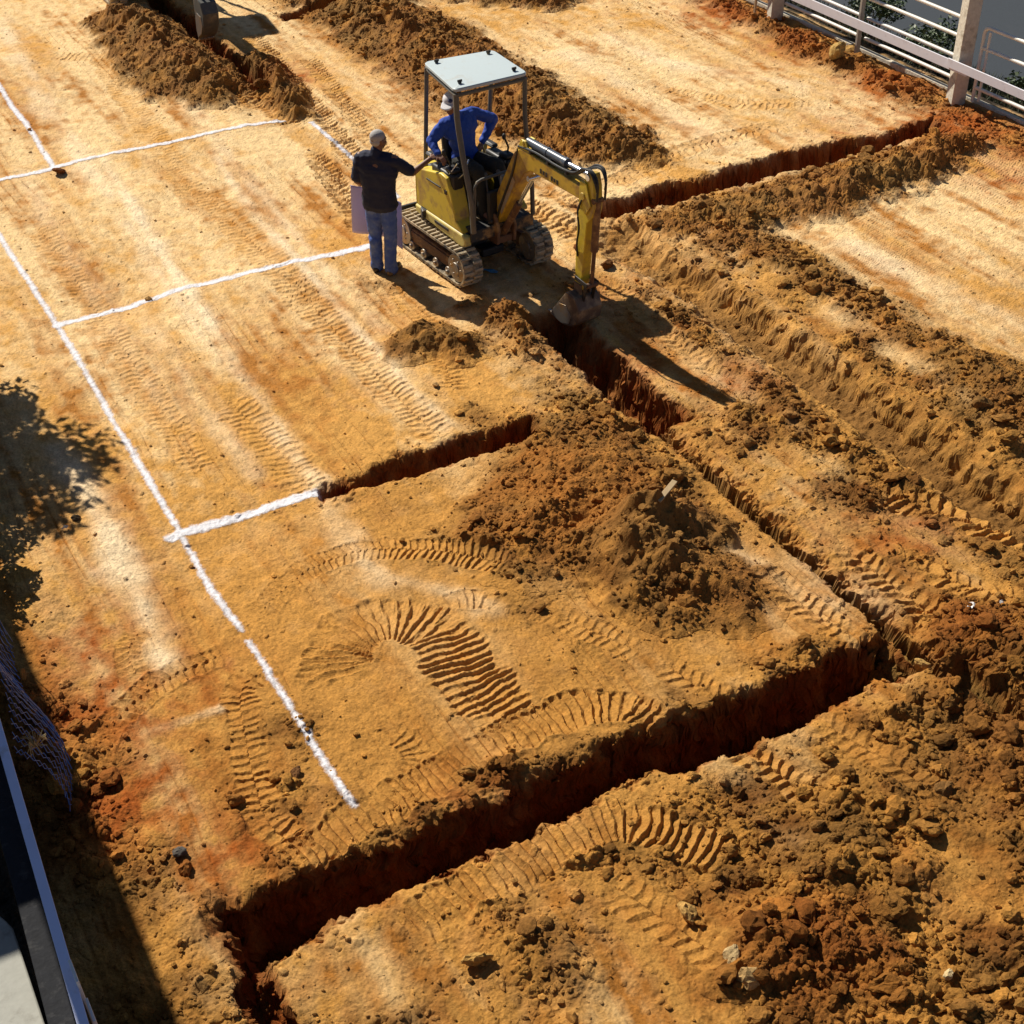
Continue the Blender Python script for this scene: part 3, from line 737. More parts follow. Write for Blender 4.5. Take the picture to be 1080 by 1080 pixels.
    stone(942, 708, .13, (.50, .30, .09), 'large angular ochre block at the corner where two trenches meet', k=8)
    stone(972, 700, .09, (.48, .29, .09), 'second ochre block right of the trench corner block', k=9)
    stone(882, 70, .17, (.44, .28, .09), 'large yellowish clay boulder at the fence foot below the thin steel post', 'boulder', 'boulder', 10)
    stone(897, 52, .12, (.42, .25, .08), 'brown clay boulder right behind the larger one by the thin steel post', 'boulder', 'boulder', 11)
    stone(995, 840, .08, (.20, .10, .03), 'dark brown rough clod on the right rubble heap', 'soil clod', 'soil_clod', 12)
    stone(610, 268, .09, (.20, .07, .02), 'dark clod right of the far excavator track', 'soil clod', 'soil_clod', 13)
    stone(80, 549, .05, (.07, .05, .03), 'small dark stone on the pale streak at the edge of the tree shadow', k=0)
    stone(312, 816, .06, (.17, .08, .03), 'dark clod just left of the lowest chalk line', 'soil clod', 'soil_clod', 3)
    stone(640, 282, .10, (.17, .07, .02), 'dark clod beside the hanging digging arm', 'soil clod', 'soil_clod', 5)
scatter()

def ground_z(x, y, heaps=True):
    z, M = terrain(np.array([x]), np.array([y])); return float(z[0]) + (max(float(a[0]) for a in M['hp']) if heaps else 0)

# ------------------------------------------------------------------ excavator
DUST = (.42, .25, .09)
def hose_curve(P, n=5):
    P = [Vector(p) for p in P]; out = []
    for i in range(len(P) - 1):
        a = P[max(i - 1, 0)]; b = P[i]; c = P[i + 1]; d = P[min(i + 2, len(P) - 1)]
        for k in range(n):
            t = k / n; out.append(.5 * (2 * b + (c - a) * t + (2 * a - 5 * b + 4 * c - d) * t * t + (3 * b - a - 3 * c + d) * t ** 3))
    return out + [P[-1]]
def make_excavator(label, arm_col='yellow'):
    Y = mat('yellow_paint', (.66, .50, .040), .42, var=.08, scale=14, dirt=(.34, .20, .07), dirt_amt=.36, dscale=5)
    YB = Y if arm_col == 'yellow' else mat('dark_arm_paint', (.075, .085, .085), .5, var=.3, scale=14, dirt=(.26, .20, .12), dirt_amt=.25)
    RUB = mat('track_rubber', (.035, .032, .028), .85, dirt=(.46, .36, .22), dirt_amt=.62, bump=.3, dscale=9)
    LUG = mat('dusty_track_lug', (.46, .37, .24), .9, var=.25, dirt=(.10, .075, .05), dirt_amt=.15, dscale=12)
    DK = mat('black_steel', (.022, .021, .020), .55, dirt=DUST, dirt_amt=.10)
    BR = mat('rusty_steel', (.13, .062, .030), .7, var=.3, dirt=DUST, dirt_amt=.3)
    GR = mat('grey_post_paint', (.115, .11, .095), .5, dirt=(.25, .18, .10), dirt_amt=.12)
    ST = mat('worn_steel', (.34, .31, .27), .42, .7, dirt=DUST, dirt_amt=.35)
    CHR = mat('cylinder_chrome', (.62, .66, .72), .22, .9)
    CYL = mat('cylinder_barrel', (.07, .085, .11), .35, dirt=(.30, .26, .2), dirt_amt=.12)
    RF = mat('canopy_sheet', (.47, .55, .57), .5, var=.04, dirt=(.44, .46, .43), dirt_amt=.16)
    VIN = mat('black_vinyl', (.018, .018, .019), .5)
    HOSE = mat('rubber_hose', (.02, .02, .02), .5)
    root = empty('mini_excavator', (0, 0, 0), label, 'excavator')
    YBOOM = mat('ochre_boom_paint', (.60, .39, .035), .45, var=.14, scale=9, dirt=(.26, .13, .045), dirt_amt=.42, dscale=6) if arm_col == 'yellow' else YB
    if arm_col != 'yellow': BR = mat('grey_bucket_steel', (.085, .090, .085), .55, .3, dirt=(.25, .2, .14), dirt_amt=.3)
    # --- tracks
    R = .205; y0, y1, zc = -.60, .58, .225
    def loop_pts(r, n=14):
        P = []
        for k in range(n + 1): a = -PI / 2 - PI * k / n; P.append((y0 + r * math.cos(a) , zc + r * math.sin(a)))
        for k in range(n + 1): a = PI / 2 - PI * k / n; P.append((y1 + r * math.cos(a), zc + r * math.sin(a)))
        return P
    for sx in (-1, 1):
        xc = .485 * sx; w = .25
        tr = MB(); O = loop_pts(R); I = loop_pts(R - .028); n = len(O)
        vo = [[tr.bm.verts.new((xc + e * w / 2, p[0], p[1])) for p in O] for e in (-1, 1)]; vi = [[tr.bm.verts.new((xc + e * w / 2, p[0], p[1])) for p in I] for e in (-1, 1)]
        for k in range(n):
            j = (k + 1) % n
            tr.bm.faces.new((vo[0][k], vo[0][j], vo[1][j], vo[1][k])); tr.bm.faces.new((vi[0][k], vi[1][k], vi[1][j], vi[0][j]))
            tr.bm.faces.new((vo[0][k], vi[0][k], vi[0][j], vo[0][j])); tr.bm.faces.new((vo[1][k], vo[1][j], vi[1][j], vi[1][k]))
        t = tr.build('track', RUB, root)
        # lugs: raised bars round the belt
        lg = MB(); P = np.array(O + O[:1]); seg = np.hypot(*np.diff(P, axis=0).T); cum = np.concatenate([[0], np.cumsum(seg)]); Ltot = cum[-1]; nl = 44
        for k in range(nl):
            d = Ltot * k / nl; i = min(np.searchsorted(cum, d, 'right') - 1, len(seg) - 1); f = (d - cum[i]) / seg[i]
            p = P[i] + (P[i + 1] - P[i]) * f; tg = (P[i + 1] - P[i]) / seg[i]; nrm = np.array([-tg[1], tg[0]]); c0 = np.array([np.clip(p[0], y0, y1), zc])
            if nrm @ (p - c0) < 0: nrm = -nrm
            ang = math.atan2(nrm[1], nrm[0]) - PI / 2
            rot = Matrix.Rotation(ang, 3, 'X')
            for e in (-1, 1):
                c = p + nrm * .010 + tg * (.010 * e)
                lg.box((xc + e * .063, c[0], c[1]), (.108, .030, .026), rot, None)
        lg.build('tread_lugs', LUG, t, .004)
        fr = MB(); fr.box((xc, -.01, zc - .005), (.15, 1.0, .17)); fr.box((xc + sx * .08, -.01, zc + .02), (.02, .92, .07)); fr.build('track_frame', BR, t, .02)
        for yy, rr, nm in ((y0, .165, 'idler'), (y1, .165, 'sprocket')):
            wv = MB(); wv.rod((xc - .11, yy, zc), (xc + .11, yy, zc), rr, n=24); wv.rod((xc - .125, yy, zc), (xc + .125, yy, zc), .07, n=16)
            for k in range(6): a = k * PI / 3; wv.rod((xc - .119, yy + .1 * math.cos(a), zc + .1 * math.sin(a)), (xc + .119, yy + .1 * math.cos(a), zc + .1 * math.sin(a)), .016, n=6)
            wv.build(nm, ST, t, .006)
        for k in range(4):
            yy = -.40 + .27 * k; rr = MB(); rr.rod((xc - .10, yy, .095), (xc + .10, yy, .095), .06, n=14); rr.rod((xc - .122, yy, .095), (xc + .122, yy, .095), .025, n=10); rr.build('track_roller', ST, t, .006)
    uc = MB(); uc.box((0, 0, .30), (.72, .62, .16)); uc.rod((0, 0, .36), (0, 0, .49), .27, n=28); uc.box((0, -.25, .22), (.30, .45, .10)); uc.build('undercarriage', DK, root, .02)
    bl = MB(); bl.prism([(.90, .05), (.95, .05), (.93, .17), (.94, .36), (.905, .36), (.885, .18)], -.52, .52)
    for sx in (-1, 1): bl.box((sx * .2, .60, .21), (.06, .62, .08))
    bl.build('dozer_blade', DK, root, .006)
    # --- house
    def arc(cx, cy, r, a0, a1, n): return [(cx + r * math.cos(a0 + (a1 - a0) * k / n), cy + r * math.sin(a0 + (a1 - a0) * k / n)) for k in range(n + 1)]
    deck = [(-.44, -.60), (.44, -.60), (.46, .20)] + arc(0, .05, .56, .26, PI - .26, 14) + [(-.46, .20)]
    MB().prism(deck, .50, .60, 'z').build('deck_plate', DK, root, .015)
    # right hand side cover: leans forward, waisted front edge
    cov = [(.42, .60), (.42, .98), (.34, 1.06), (-.14, 1.17), (-.26, 1.15), (-.33, 1.02), (-.385, .86), (-.43, .70), (-.56, .62), (-.57, .60)]
    side = MB(); side.prism(cov, -.475, -.28); side.build('side_cover', Y, root, .035)
    skirt = MB(); skirt.prism([(.44, .50), (.44, .598), (-.565, .598), (-.64, .58), (-.645, .47), (-.55, .44)], -.492, -.40); skirt.build('skirt_panel', mat('faded_yellow_paint', (.62, .52, .16), .5, dirt=(.40, .26, .1), dirt_amt=.3), root, .02)
    for c_, d_, nm in (((-.478, .02, 1.0), (.012, .30, .016), 'cover_trim'), ((-.478, -.24, .98), (.012, .05, .05), 'cover_latch'), ((-.494, -.15, .545), (.008, .30, .035), 'skirt_trim')):
        MB().box(c_, d_).build(nm, DK, root, .003)
    rear = [(-.46, .44), (.46, .44)] + arc(0, .10, .58, .62, PI - .62, 14)
    MB().prism(rear, .50, 1.02, 'z').build('counterweight', Y, root, .04)
    MB().prism([(.42, .60), (.42, .98), (.30, 1.04), (-.05, 1.0), (-.2, .80), (-.45, .64), (-.45, .60)], .32, .50).build('left_cover'.replace('left_', 'fuel_'), Y, root, .03)
    eng = MB(); eng.box((0, .34, .82), (.6, .28, .42)); eng.box((0, .16, .80), (.52, .30, .36)); eng.build('engine_hood', DK, root, .03)
    fl = MB(); fl.box((0, -.40, .625), (.80, .52, .05)); fl.box((0, -.655, .58), (.84, .03, .14)); fl.build('cab_floor', mat('floor_mat', (.035, .035, .035), .8, dirt=DUST, dirt_amt=.3), root, .008)
    # seat
    se = MB(); se.box((-.0, .02, 1.05), (.44, .42, .11)); se.build('seat_cushion', VIN, root, .04)
    sb = MB(); sb.box((.0, .24, 1.31), (.42, .10, .46), Matrix.Rotation(-.12, 3, 'X')); sb.build('seat_backrest', VIN, root, .04)
    # side consoles and levers
    for sx in (-1, 1):
        c = MB(); c.box((.36 * sx, -.10, 1.08), (.15, .46, .22)); c.box((.36 * sx, -.22, 1.215), (.13, .16, .06)); c.box((.36 * sx, .16, 1.24), (.09, .30, .05)); c.build('control_console', VIN, root, .025)
        l = MB(); tx = -.46 if sx < 0 else .34; top = Vector((tx, -.20, 1.43)); l.tube([(.38 * sx, -.20, 1.20), (.39 * sx, -.21, 1.30), top], .012); l.ball(top, (.024, .024, .04)); l.build('control_lever', DK, root)
    for sx in (-1, 1):
        l = MB(); l.tube([(.09 * sx, -.50, .65), (.09 * sx, -.52, .95), (.085 * sx, -.46, 1.16)], .013); l.ball((.085 * sx, -.46, 1.17), .026); l.build('travel_lever', GR, root)
    gl = MB(); gl.tube([(-.36, -.30, 1.12), (-.33, -.42, 1.24), (-.36, -.50, 1.33), (-.30, -.46, 1.40)], .010); gl.tube([(-.42, -.24, 1.18), (-.40, -.36, 1.32), (-.43, -.44, 1.38)], .010); gl.build('control_cable', CHR, root)
    fp = MB(); fp.box((.0, -.62, .85), (.34, .05, .40)); fp.box((.17, -.60, 1.06), (.10, .09, .14)); fp.build('front_panel', VIN, root, .02)
    hr = MB(); hr.tube([(-.37, -.66, .64), (-.36, -.67, 1.16), (-.33, -.67, 1.215), (-.27, -.67, 1.235), (.08, -.67, 1.25), (.13, -.67, 1.22), (.14, -.66, 1.16), (.14, -.65, .64)], .017, 10); hr.build('front_handrail', GR, root)
    mtr = MB(); mtr.box((.06, -.64, 1.14), (.12, .05, .13)); mtr.build('instrument_panel', mat('grey_plastic', (.30, .30, .29), .5), root, .015)
    # --- canopy
    RZ = 2.205
    rp = [(-.46, -.47), (.47, -.49), (.56, .34), (-.29, .45)]
    cen = (sum(p[0] for p in rp) / 4, sum(p[1] for p in rp) / 4)
    def rr_poly(P, r, n=5):
        out = []
        for i, p in enumerate(P):
            a = Vector(P[i - 1]); b = Vector(p); c = Vector(P[(i + 1) % len(P)]); u = (a - b).normalized() * r; v = (c - b).normalized() * r
            for k in range(n + 1): t = k / n; out.append(tuple((b + u * (1 - t) ** 2 + v * t ** 2)))
        return out
    q = rr_poly(rp, .07); rf = MB()
    sc = lambda P, k: [(cen[0] + (p[0] - cen[0]) * k, cen[1] + (p[1] - cen[1]) * k) for p in P]
    lv = [(sc(q, 1), RZ - .012), (sc(q, 1), RZ + .012), (sc(q, .98), RZ + .022), (sc(q, .6), RZ + .028)]
    rings = [[rf.bm.verts.new((*p, z)) for p in P] for P, z in lv]
    for a, b in zip(rings[:-1], rings[1:]):
        for k in range(len(a)): rf.bm.faces.new((a[k], a[(k + 1) % len(a)], b[(k + 1) % len(a)], b[k]))
    rf.bm.faces.new(rings[-1]); rf.bm.faces.new(rings[0][::-1]); roof = rf.build('canopy_roof', RF, root)
    fr = MB()
    for i in range(4):
        a = sc(rp, .93)[i]; b = sc(rp, .93)[(i + 1) % 4]; fr.tube([(*a, RZ - .06), (*b, RZ - .06)], .022)
    fr.build('roof_frame', GR, roof)
    for p in sc(rp, .74):
        b = MB(); b.rod((*p, RZ + .020), (*p, RZ + .045), .020, n=8); b.box((p[0], p[1] , RZ + .055), (.055, .014, .024)); b.build('roof_bolt', DK, roof)
    p4 = sc(rp, .94)
    for k, pts in enumerate((
        [(*p4[0], RZ - .04), (p4[0][0] + .005, p4[0][1], 1.90), (-.425, -.48, 1.75), (-.42, -.535, 1.50), (-.42, -.65, 1.16), (-.415, -.685, .98), (-.40, -.69, .64)],
        [(*p4[1], RZ - .04), (p4[1][0], p4[1][1], 1.75), (.43, -.53, 1.45), (.43, -.62, 1.1), (.42, -.66, .64)],
        [(*p4[2], RZ - .04), (.50, .34, 1.5), (.42, .38, .9)],
        [(*p4[3], RZ - .04), (-.31, .42, 1.5), (-.34, .42, .98)])):
        MB().tube([tuple(v) for v in pts], .026 if k else .032, 10).build('canopy_post', GR, root)
    # --- swing bracket, boom, arm and bucket (profiles as (forward, height), forward is -y)
    bx = .02
    P = lambda L: [(-a, b) for a, b in L]
    sw = MB(); sw.prism(P([(.46, .42), (.72, .42), (.74, .62), (.66, .78), (.50, .78), (.46, .62)]), bx - .13, bx - .09); sw.prism(P([(.46, .42), (.72, .42), (.74, .62), (.66, .78), (.50, .78), (.46, .62)]), bx + .09, bx + .13); sw.rod((bx, -.54, .38), (bx, -.54, .66), .075, n=18); sw.box((bx, -.60, .46), (.2, .2, .08)); sw.build('swing_bracket', BR, root, .01)
    boom = MB()
    boom.prism(P([(.50, .60), (.44, .69), (.48, .78), (.62, .98), (.92, 1.50), (1.00, 1.62), (1.10, 1.69), (1.22, 1.70), (2.16, 1.66), (2.27, 1.64), (2.30, 1.56), (2.22, 1.515), (1.31, 1.505), (1.18, 1.43), (1.08, 1.29), (.71, .74), (.62, .60)]), bx - .075, bx + .075)
    bo = boom.build('boom', YBOOM, root, .012)
    pl = MB(); pl.prism(P([(.66, .84), (.96, 1.34), (1.02, 1.28), (.74, .80)]), bx - .082, bx - .0765); pl.build('boom_plate', mat('bare_plate', (.35, .30, .23), .5, dirt=DUST, dirt_amt=.3), bo, .002)
    lt = MB()
    for k in range(7):
        if k != 3: lt.box((bx - .0765, -(1.50 + .05 * k), 1.575 - .003 * k), (.004, .032, .04 if k % 2 else .05))
    lt.build('boom_lettering', DK, bo)
    br = MB(); br.prism(P([(1.02, 1.64), (1.12, 1.80), (1.20, 1.80), (1.28, 1.69)]), bx - .07, bx - .045); br.prism(P([(1.02, 1.64), (1.12, 1.80), (1.20, 1.80), (1.28, 1.69)]), bx + .045, bx + .07); br.rod((bx - .08, -1.16, 1.77), (bx + .08, -1.16, 1.77), .025); br.build('cylinder_bracket', YB, bo, .008)
    c = MB(); c.rod((bx, -.64, .50), (bx, -.98, 1.00), .042, n=16); c.ball((bx, -.64, .50), .05); c.build('boom_cylinder', BR, root, .004)
    c2 = MB(); c2.rod((bx, -.98, 1.00), (bx, -1.26, 1.40), .022, n=14); c2.rod((bx - .08, -1.26, 1.40), (bx + .08, -1.26, 1.40), .03); c2.build('cylinder_rod', CHR, root, .003)
    c = MB(); c.rod((bx, -1.16, 1.77), (bx, -1.86, 1.775), .047, n=16); c.rod((bx, -1.50, 1.773), (bx, -1.54, 1.773), .053, n=16); c.rod((bx, -1.82, 1.775), (bx, -1.88, 1.775), .053, n=16); c.build('arm_cylinder', CYL, root, .004)
    c = MB(); c.rod((bx, -1.86, 1.775), (bx, -2.30, 1.785), .024, n=14); c.rod((bx - .07, -2.31, 1.785), (bx + .07, -2.31, 1.785), .035); c.build('cylinder_rod', CHR, root, .003)
    arm = MB(); arm.prism(P([(2.20, 1.50), (2.23, 1.70), (2.28, 1.83), (2.36, 1.84), (2.40, 1.72), (2.42, 1.50), (2.39, 1.38), (2.30, 1.28), (2.235, .62), (2.22, .48), (2.16, .44), (2.10, .48), (2.11, .62), (2.13, 1.30)]), bx - .055, bx + .055)
    ar = arm.build('arm', YB, root, .010)
    ck = MB()
    for e in (-1, 1): ck.prism(P([(2.18, 1.46), (2.19, 1.72), (2.30, 1.72), (2.38, 1.50), (2.30, 1.38)]), bx + e * .068 - .008, bx + e * .068 + .008)
    ck.rod((bx - .09, -2.25, 1.57), (bx + .09, -2.25, 1.57), .04, n=16); ck.build('elbow_plate', YB, ar, .004)
    c = MB(); c.rod((bx, -2.40, 1.56), (bx, -2.37, .98), .040, n=16); c.rod((bx - .06, -2.40, 1.56), (bx + .06, -2.40, 1.56), .032); c.build('bucket_cylinder', BR, root, .004)
    c = MB(); c.rod((bx, -2.37, .98), (bx, -2.34, .60), .022, n=14); c.rod((bx - .07, -2.34, .58), (bx + .07, -2.34, .58), .03); c.build('cylinder_rod', BR, root, .003)
    lk = MB()
    for e in (-1, 1):
        lk.box((bx + e * .075, -2.25, .60), (.014, .22, .05), Matrix.Rotation(.1, 3, 'X')); lk.box((bx + e * .06, -2.30, .49), (.014, .05, .22), Matrix.Rotation(.25, 3, 'X'))
    lk.build('bucket_link', DK, root, .005)
    # bucket: curved shell with side plates, mouth towards the machine
    sh = [(2.13, .46), (2.26, .42), (2.33, .30), (2.31, .16), (2.20, .06), (2.04, .02), (1.88, .035), (1.80, .06)]
    bw = .15 if arm_col == 'yellow' else .095; bk = MB(); inn = [(a - (.016 if a > 2.0 else 0), b + .018) for a, b in sh]
    prof = P(sh) + P([(a - .02 * max(0, (a - 1.9) / .4), b + .02 if b < .3 else b - .02) for a, b in sh][::-1])
    bk.prism(prof, bx - bw, bx + bw)
    for e in (-1, 1):
        bk.prism(P([(2.10, .44), (2.26, .415), (2.325, .30), (2.305, .165), (2.195, .065), (2.04, .026), (1.88, .04), (1.82, .065), (1.86, .14), (1.99, .30)]), bx + e * bw - .008, bx + e * bw + .008)
    for e in (-1, 1): bk.box((bx + e * .06, -2.18, .49), (.02, .12, .12))
    bkt = bk.build('bucket', BR if arm_col != 'yellow' else mat('earthy_bucket_steel', (.12, .085, .060), .6, .2, dirt=(.34, .25, .15), dirt_amt=.35, dscale=7), root, .005)
    sp = MB(); sp.prism(P([(1.85, .06), (2.02, .035), (2.16, .08), (2.20, .18), (2.10, .28), (1.98, .26), (1.88, .15)]), bx - bw - .014, bx - bw - .0085); sp.build('wear_plate', ST, bkt, .003)
    for k in range(4):
        t = MB(); xx = bx + (k - 1.5) * (.08 if arm_col == 'yellow' else .048); t.prism(P([(1.84, .03), (1.84, .075), (1.73, .06), (1.73, .05)]), xx - .02, xx + .02); t.build('bucket_tooth', ST, bkt, .004)
    arm_hoses = []
    for e in (-1, 1):
        for q, off in ((0, .0), (1, .028)):
            arm_hoses.append(MB().tube(hose_curve([(bx + e * (.035 + off), -1.06, 1.70), (bx + e * (.045 + off), -1.40, 1.722 + .02 * q), (bx + e * (.045 + off), -1.8, 1.712 + .02 * q), (bx + e * (.05 + off), -2.08, 1.745 + .02 * q), (bx + e * (.055 + off), -2.25, 1.845 + .02 * q), (bx + e * (.055 + off), -2.38, 1.87), (bx + e * (.05 + off * .6), -2.46 + .015 * q, 1.77), (bx + e * .05, -2.455, 1.58 + .1 * q)]), .0135).build('hydraulic_hose', HOSE, root))
    arm_hoses.append(MB().tube(hose_curve([(bx - .07, -2.24, 1.54), (bx - .10, -2.20, 1.40), (bx - .11, -2.24, 1.22), (bx - .08, -2.17, 1.02), (bx - .06, -2.16, .86)]), .011).build('hydraulic_hose', HOSE, root))
    MB().tube(hose_curve([(bx - .03, -.58, .60), (bx - .09, -.66, .72), (bx - .09, -.80, 1.02), (bx - .088, -.97, 1.36), (bx - .07, -1.06, 1.66)]), .014).build('hydraulic_hose', HOSE, root)
    cl = MB()
    for yy in (-1.30, -1.62, -1.95): cl.box((bx, yy, 1.715), (.17, .035, .05))
    for g_ in range(3): MB().box((bx, (-1.30, -1.62, -1.95)[g_], 1.712), (.168, .035, .04)).build('hose_clamp', DK, bo, .006)
    cl.bm.free()
    if arm_col != 'yellow':                                           # this one has its arm stretched out
        pv = Vector((0, -2.25, 1.57)); T = Matrix.Translation(pv) @ Matrix.Rotation(math.radians(-38), 4, 'X') @ Matrix.Translation(-pv)
        for o in list(root.children):
            n_ = o.name.split('.')[0]; ys = [v.co.y for v in o.data.vertices]; my = sum(ys) / len(ys)
            if n_ in ('arm', 'bucket', 'bucket_cylinder', 'bucket_link') or (n_ == 'cylinder_rod' and my < -2.33) or o in arm_hoses[-1:]:
                for q in [o] + list(o.children): q.data.transform(T)
    return root
EX = make_excavator('yellow mini excavator with pale canopy roof and a man in its seat')
EXL = (7.17, 14.15); EXA = math.radians(5)
EX.location = (*EXL, .01); EX.rotation_euler = (0, 0, EXA)
EX2 = make_excavator('second digging machine at the top edge, only its dark arm reaching into frame', 'dark')
EX2.scale = (1.25, 1.25, 1.25); EX2.location = (6.86, 26.25, .01); EX2.rotation_euler = (0, 0, 0)

# ------------------------------------------------------------------ people
SKIN = mat('brown_skin', (.20, .095, .055), .5, var=.1)
def hand(w, d, n, curl, thumb_side):
    """palm and five bent fingers; w wrist, d pointing direction, n palm normal"""
    w = Vector(w); d = Vector(d).normalized(); n = Vector(n); n = (n - d * n.dot(d)).normalized(); sd = d.cross(n).normalized() * thumb_side
    out = []
    for k in (-1.2, -.4, .4, 1.2): out.append(('c', w + sd * .016 * k * .7, w + d * .085 + sd * .020 * k, .0155, .0125))
    for k, (o_, L) in enumerate(((1.25, .072), (.42, .080), (-.42, .074), (-1.25, .058))):
        p = w + d * .085 + sd * .020 * o_; dd = d.copy(); ax = dd.cross(n)
        for j, f in enumerate((.45, .32, .23)):
            c = curl * (.7 + .3 * j); dd = (dd * math.cos(c) + n * math.sin(c)).normalized(); e = p + dd * L * f
            out.append(('c', p, e, .0088 - .0006 * j, .0082 - .0006 * j)); p = e; nn = (n - dd * n.dot(dd)); n_ = nn
    p = w + d * .030 + sd * .026; dd = (d * .6 + sd * .75 + n * .3).normalized()
    e = p + dd * .040; out.append(('c', w + d * .02 + sd * .01, p, .015, .013)); out.append(('c', p, e, .0115, .010))
    dd2 = (d * .85 + sd * .25 + n * .45).normalized(); out.append(('c', e, e + dd2 * .030, .010, .0085))
    return out
def head_prims(c, f, up, s=1.):
    c = Vector(c); f = Vector(f).normalized(); up = Vector(up).normalized(); r = f.cross(up).normalized(); up = r.cross(f).normalized()
    M = Matrix((r, f, up)).transposed().to_quaternion()
    E = lambda o, q: ('e', c + r * o[0] * s + f * o[1] * s + up * o[2] * s, tuple(v * s for v in q), M)
    pr = [E((0, -.012, .022), (.076, .096, .092)), E((0, .026, -.035), (.060, .066, .074)), E((0, .052, -.086), (.030, .030, .022)), E((0, .070, .022), (.052, .024, .016))]
    pr += [E((0, .098, -.018), (.011, .017, .024)), E((0, .104, -.034), (.016, .014, .010)), E((0, .085, -.062), (.024, .012, .007)), E((0, .083, -.071), (.021, .012, .007))]
    for e in (-1, 1): pr += [E((e * .079, -.008, -.012), (.009, .020, .032)), E((e * .040, .064, -.022), (.022, .02, .02))]
    return pr, r, f, up, M
def eyes(c, r, f, up, parent):
    W_ = mat('eye_white', (.6, .58, .55), .3)
    for e in (-1, 1):
        b = MB(); b.ball(Vector(c) + r * e * .031 + f * .078 + up * .000, (.011, .011, .009)); b.build('eye', W_, parent)

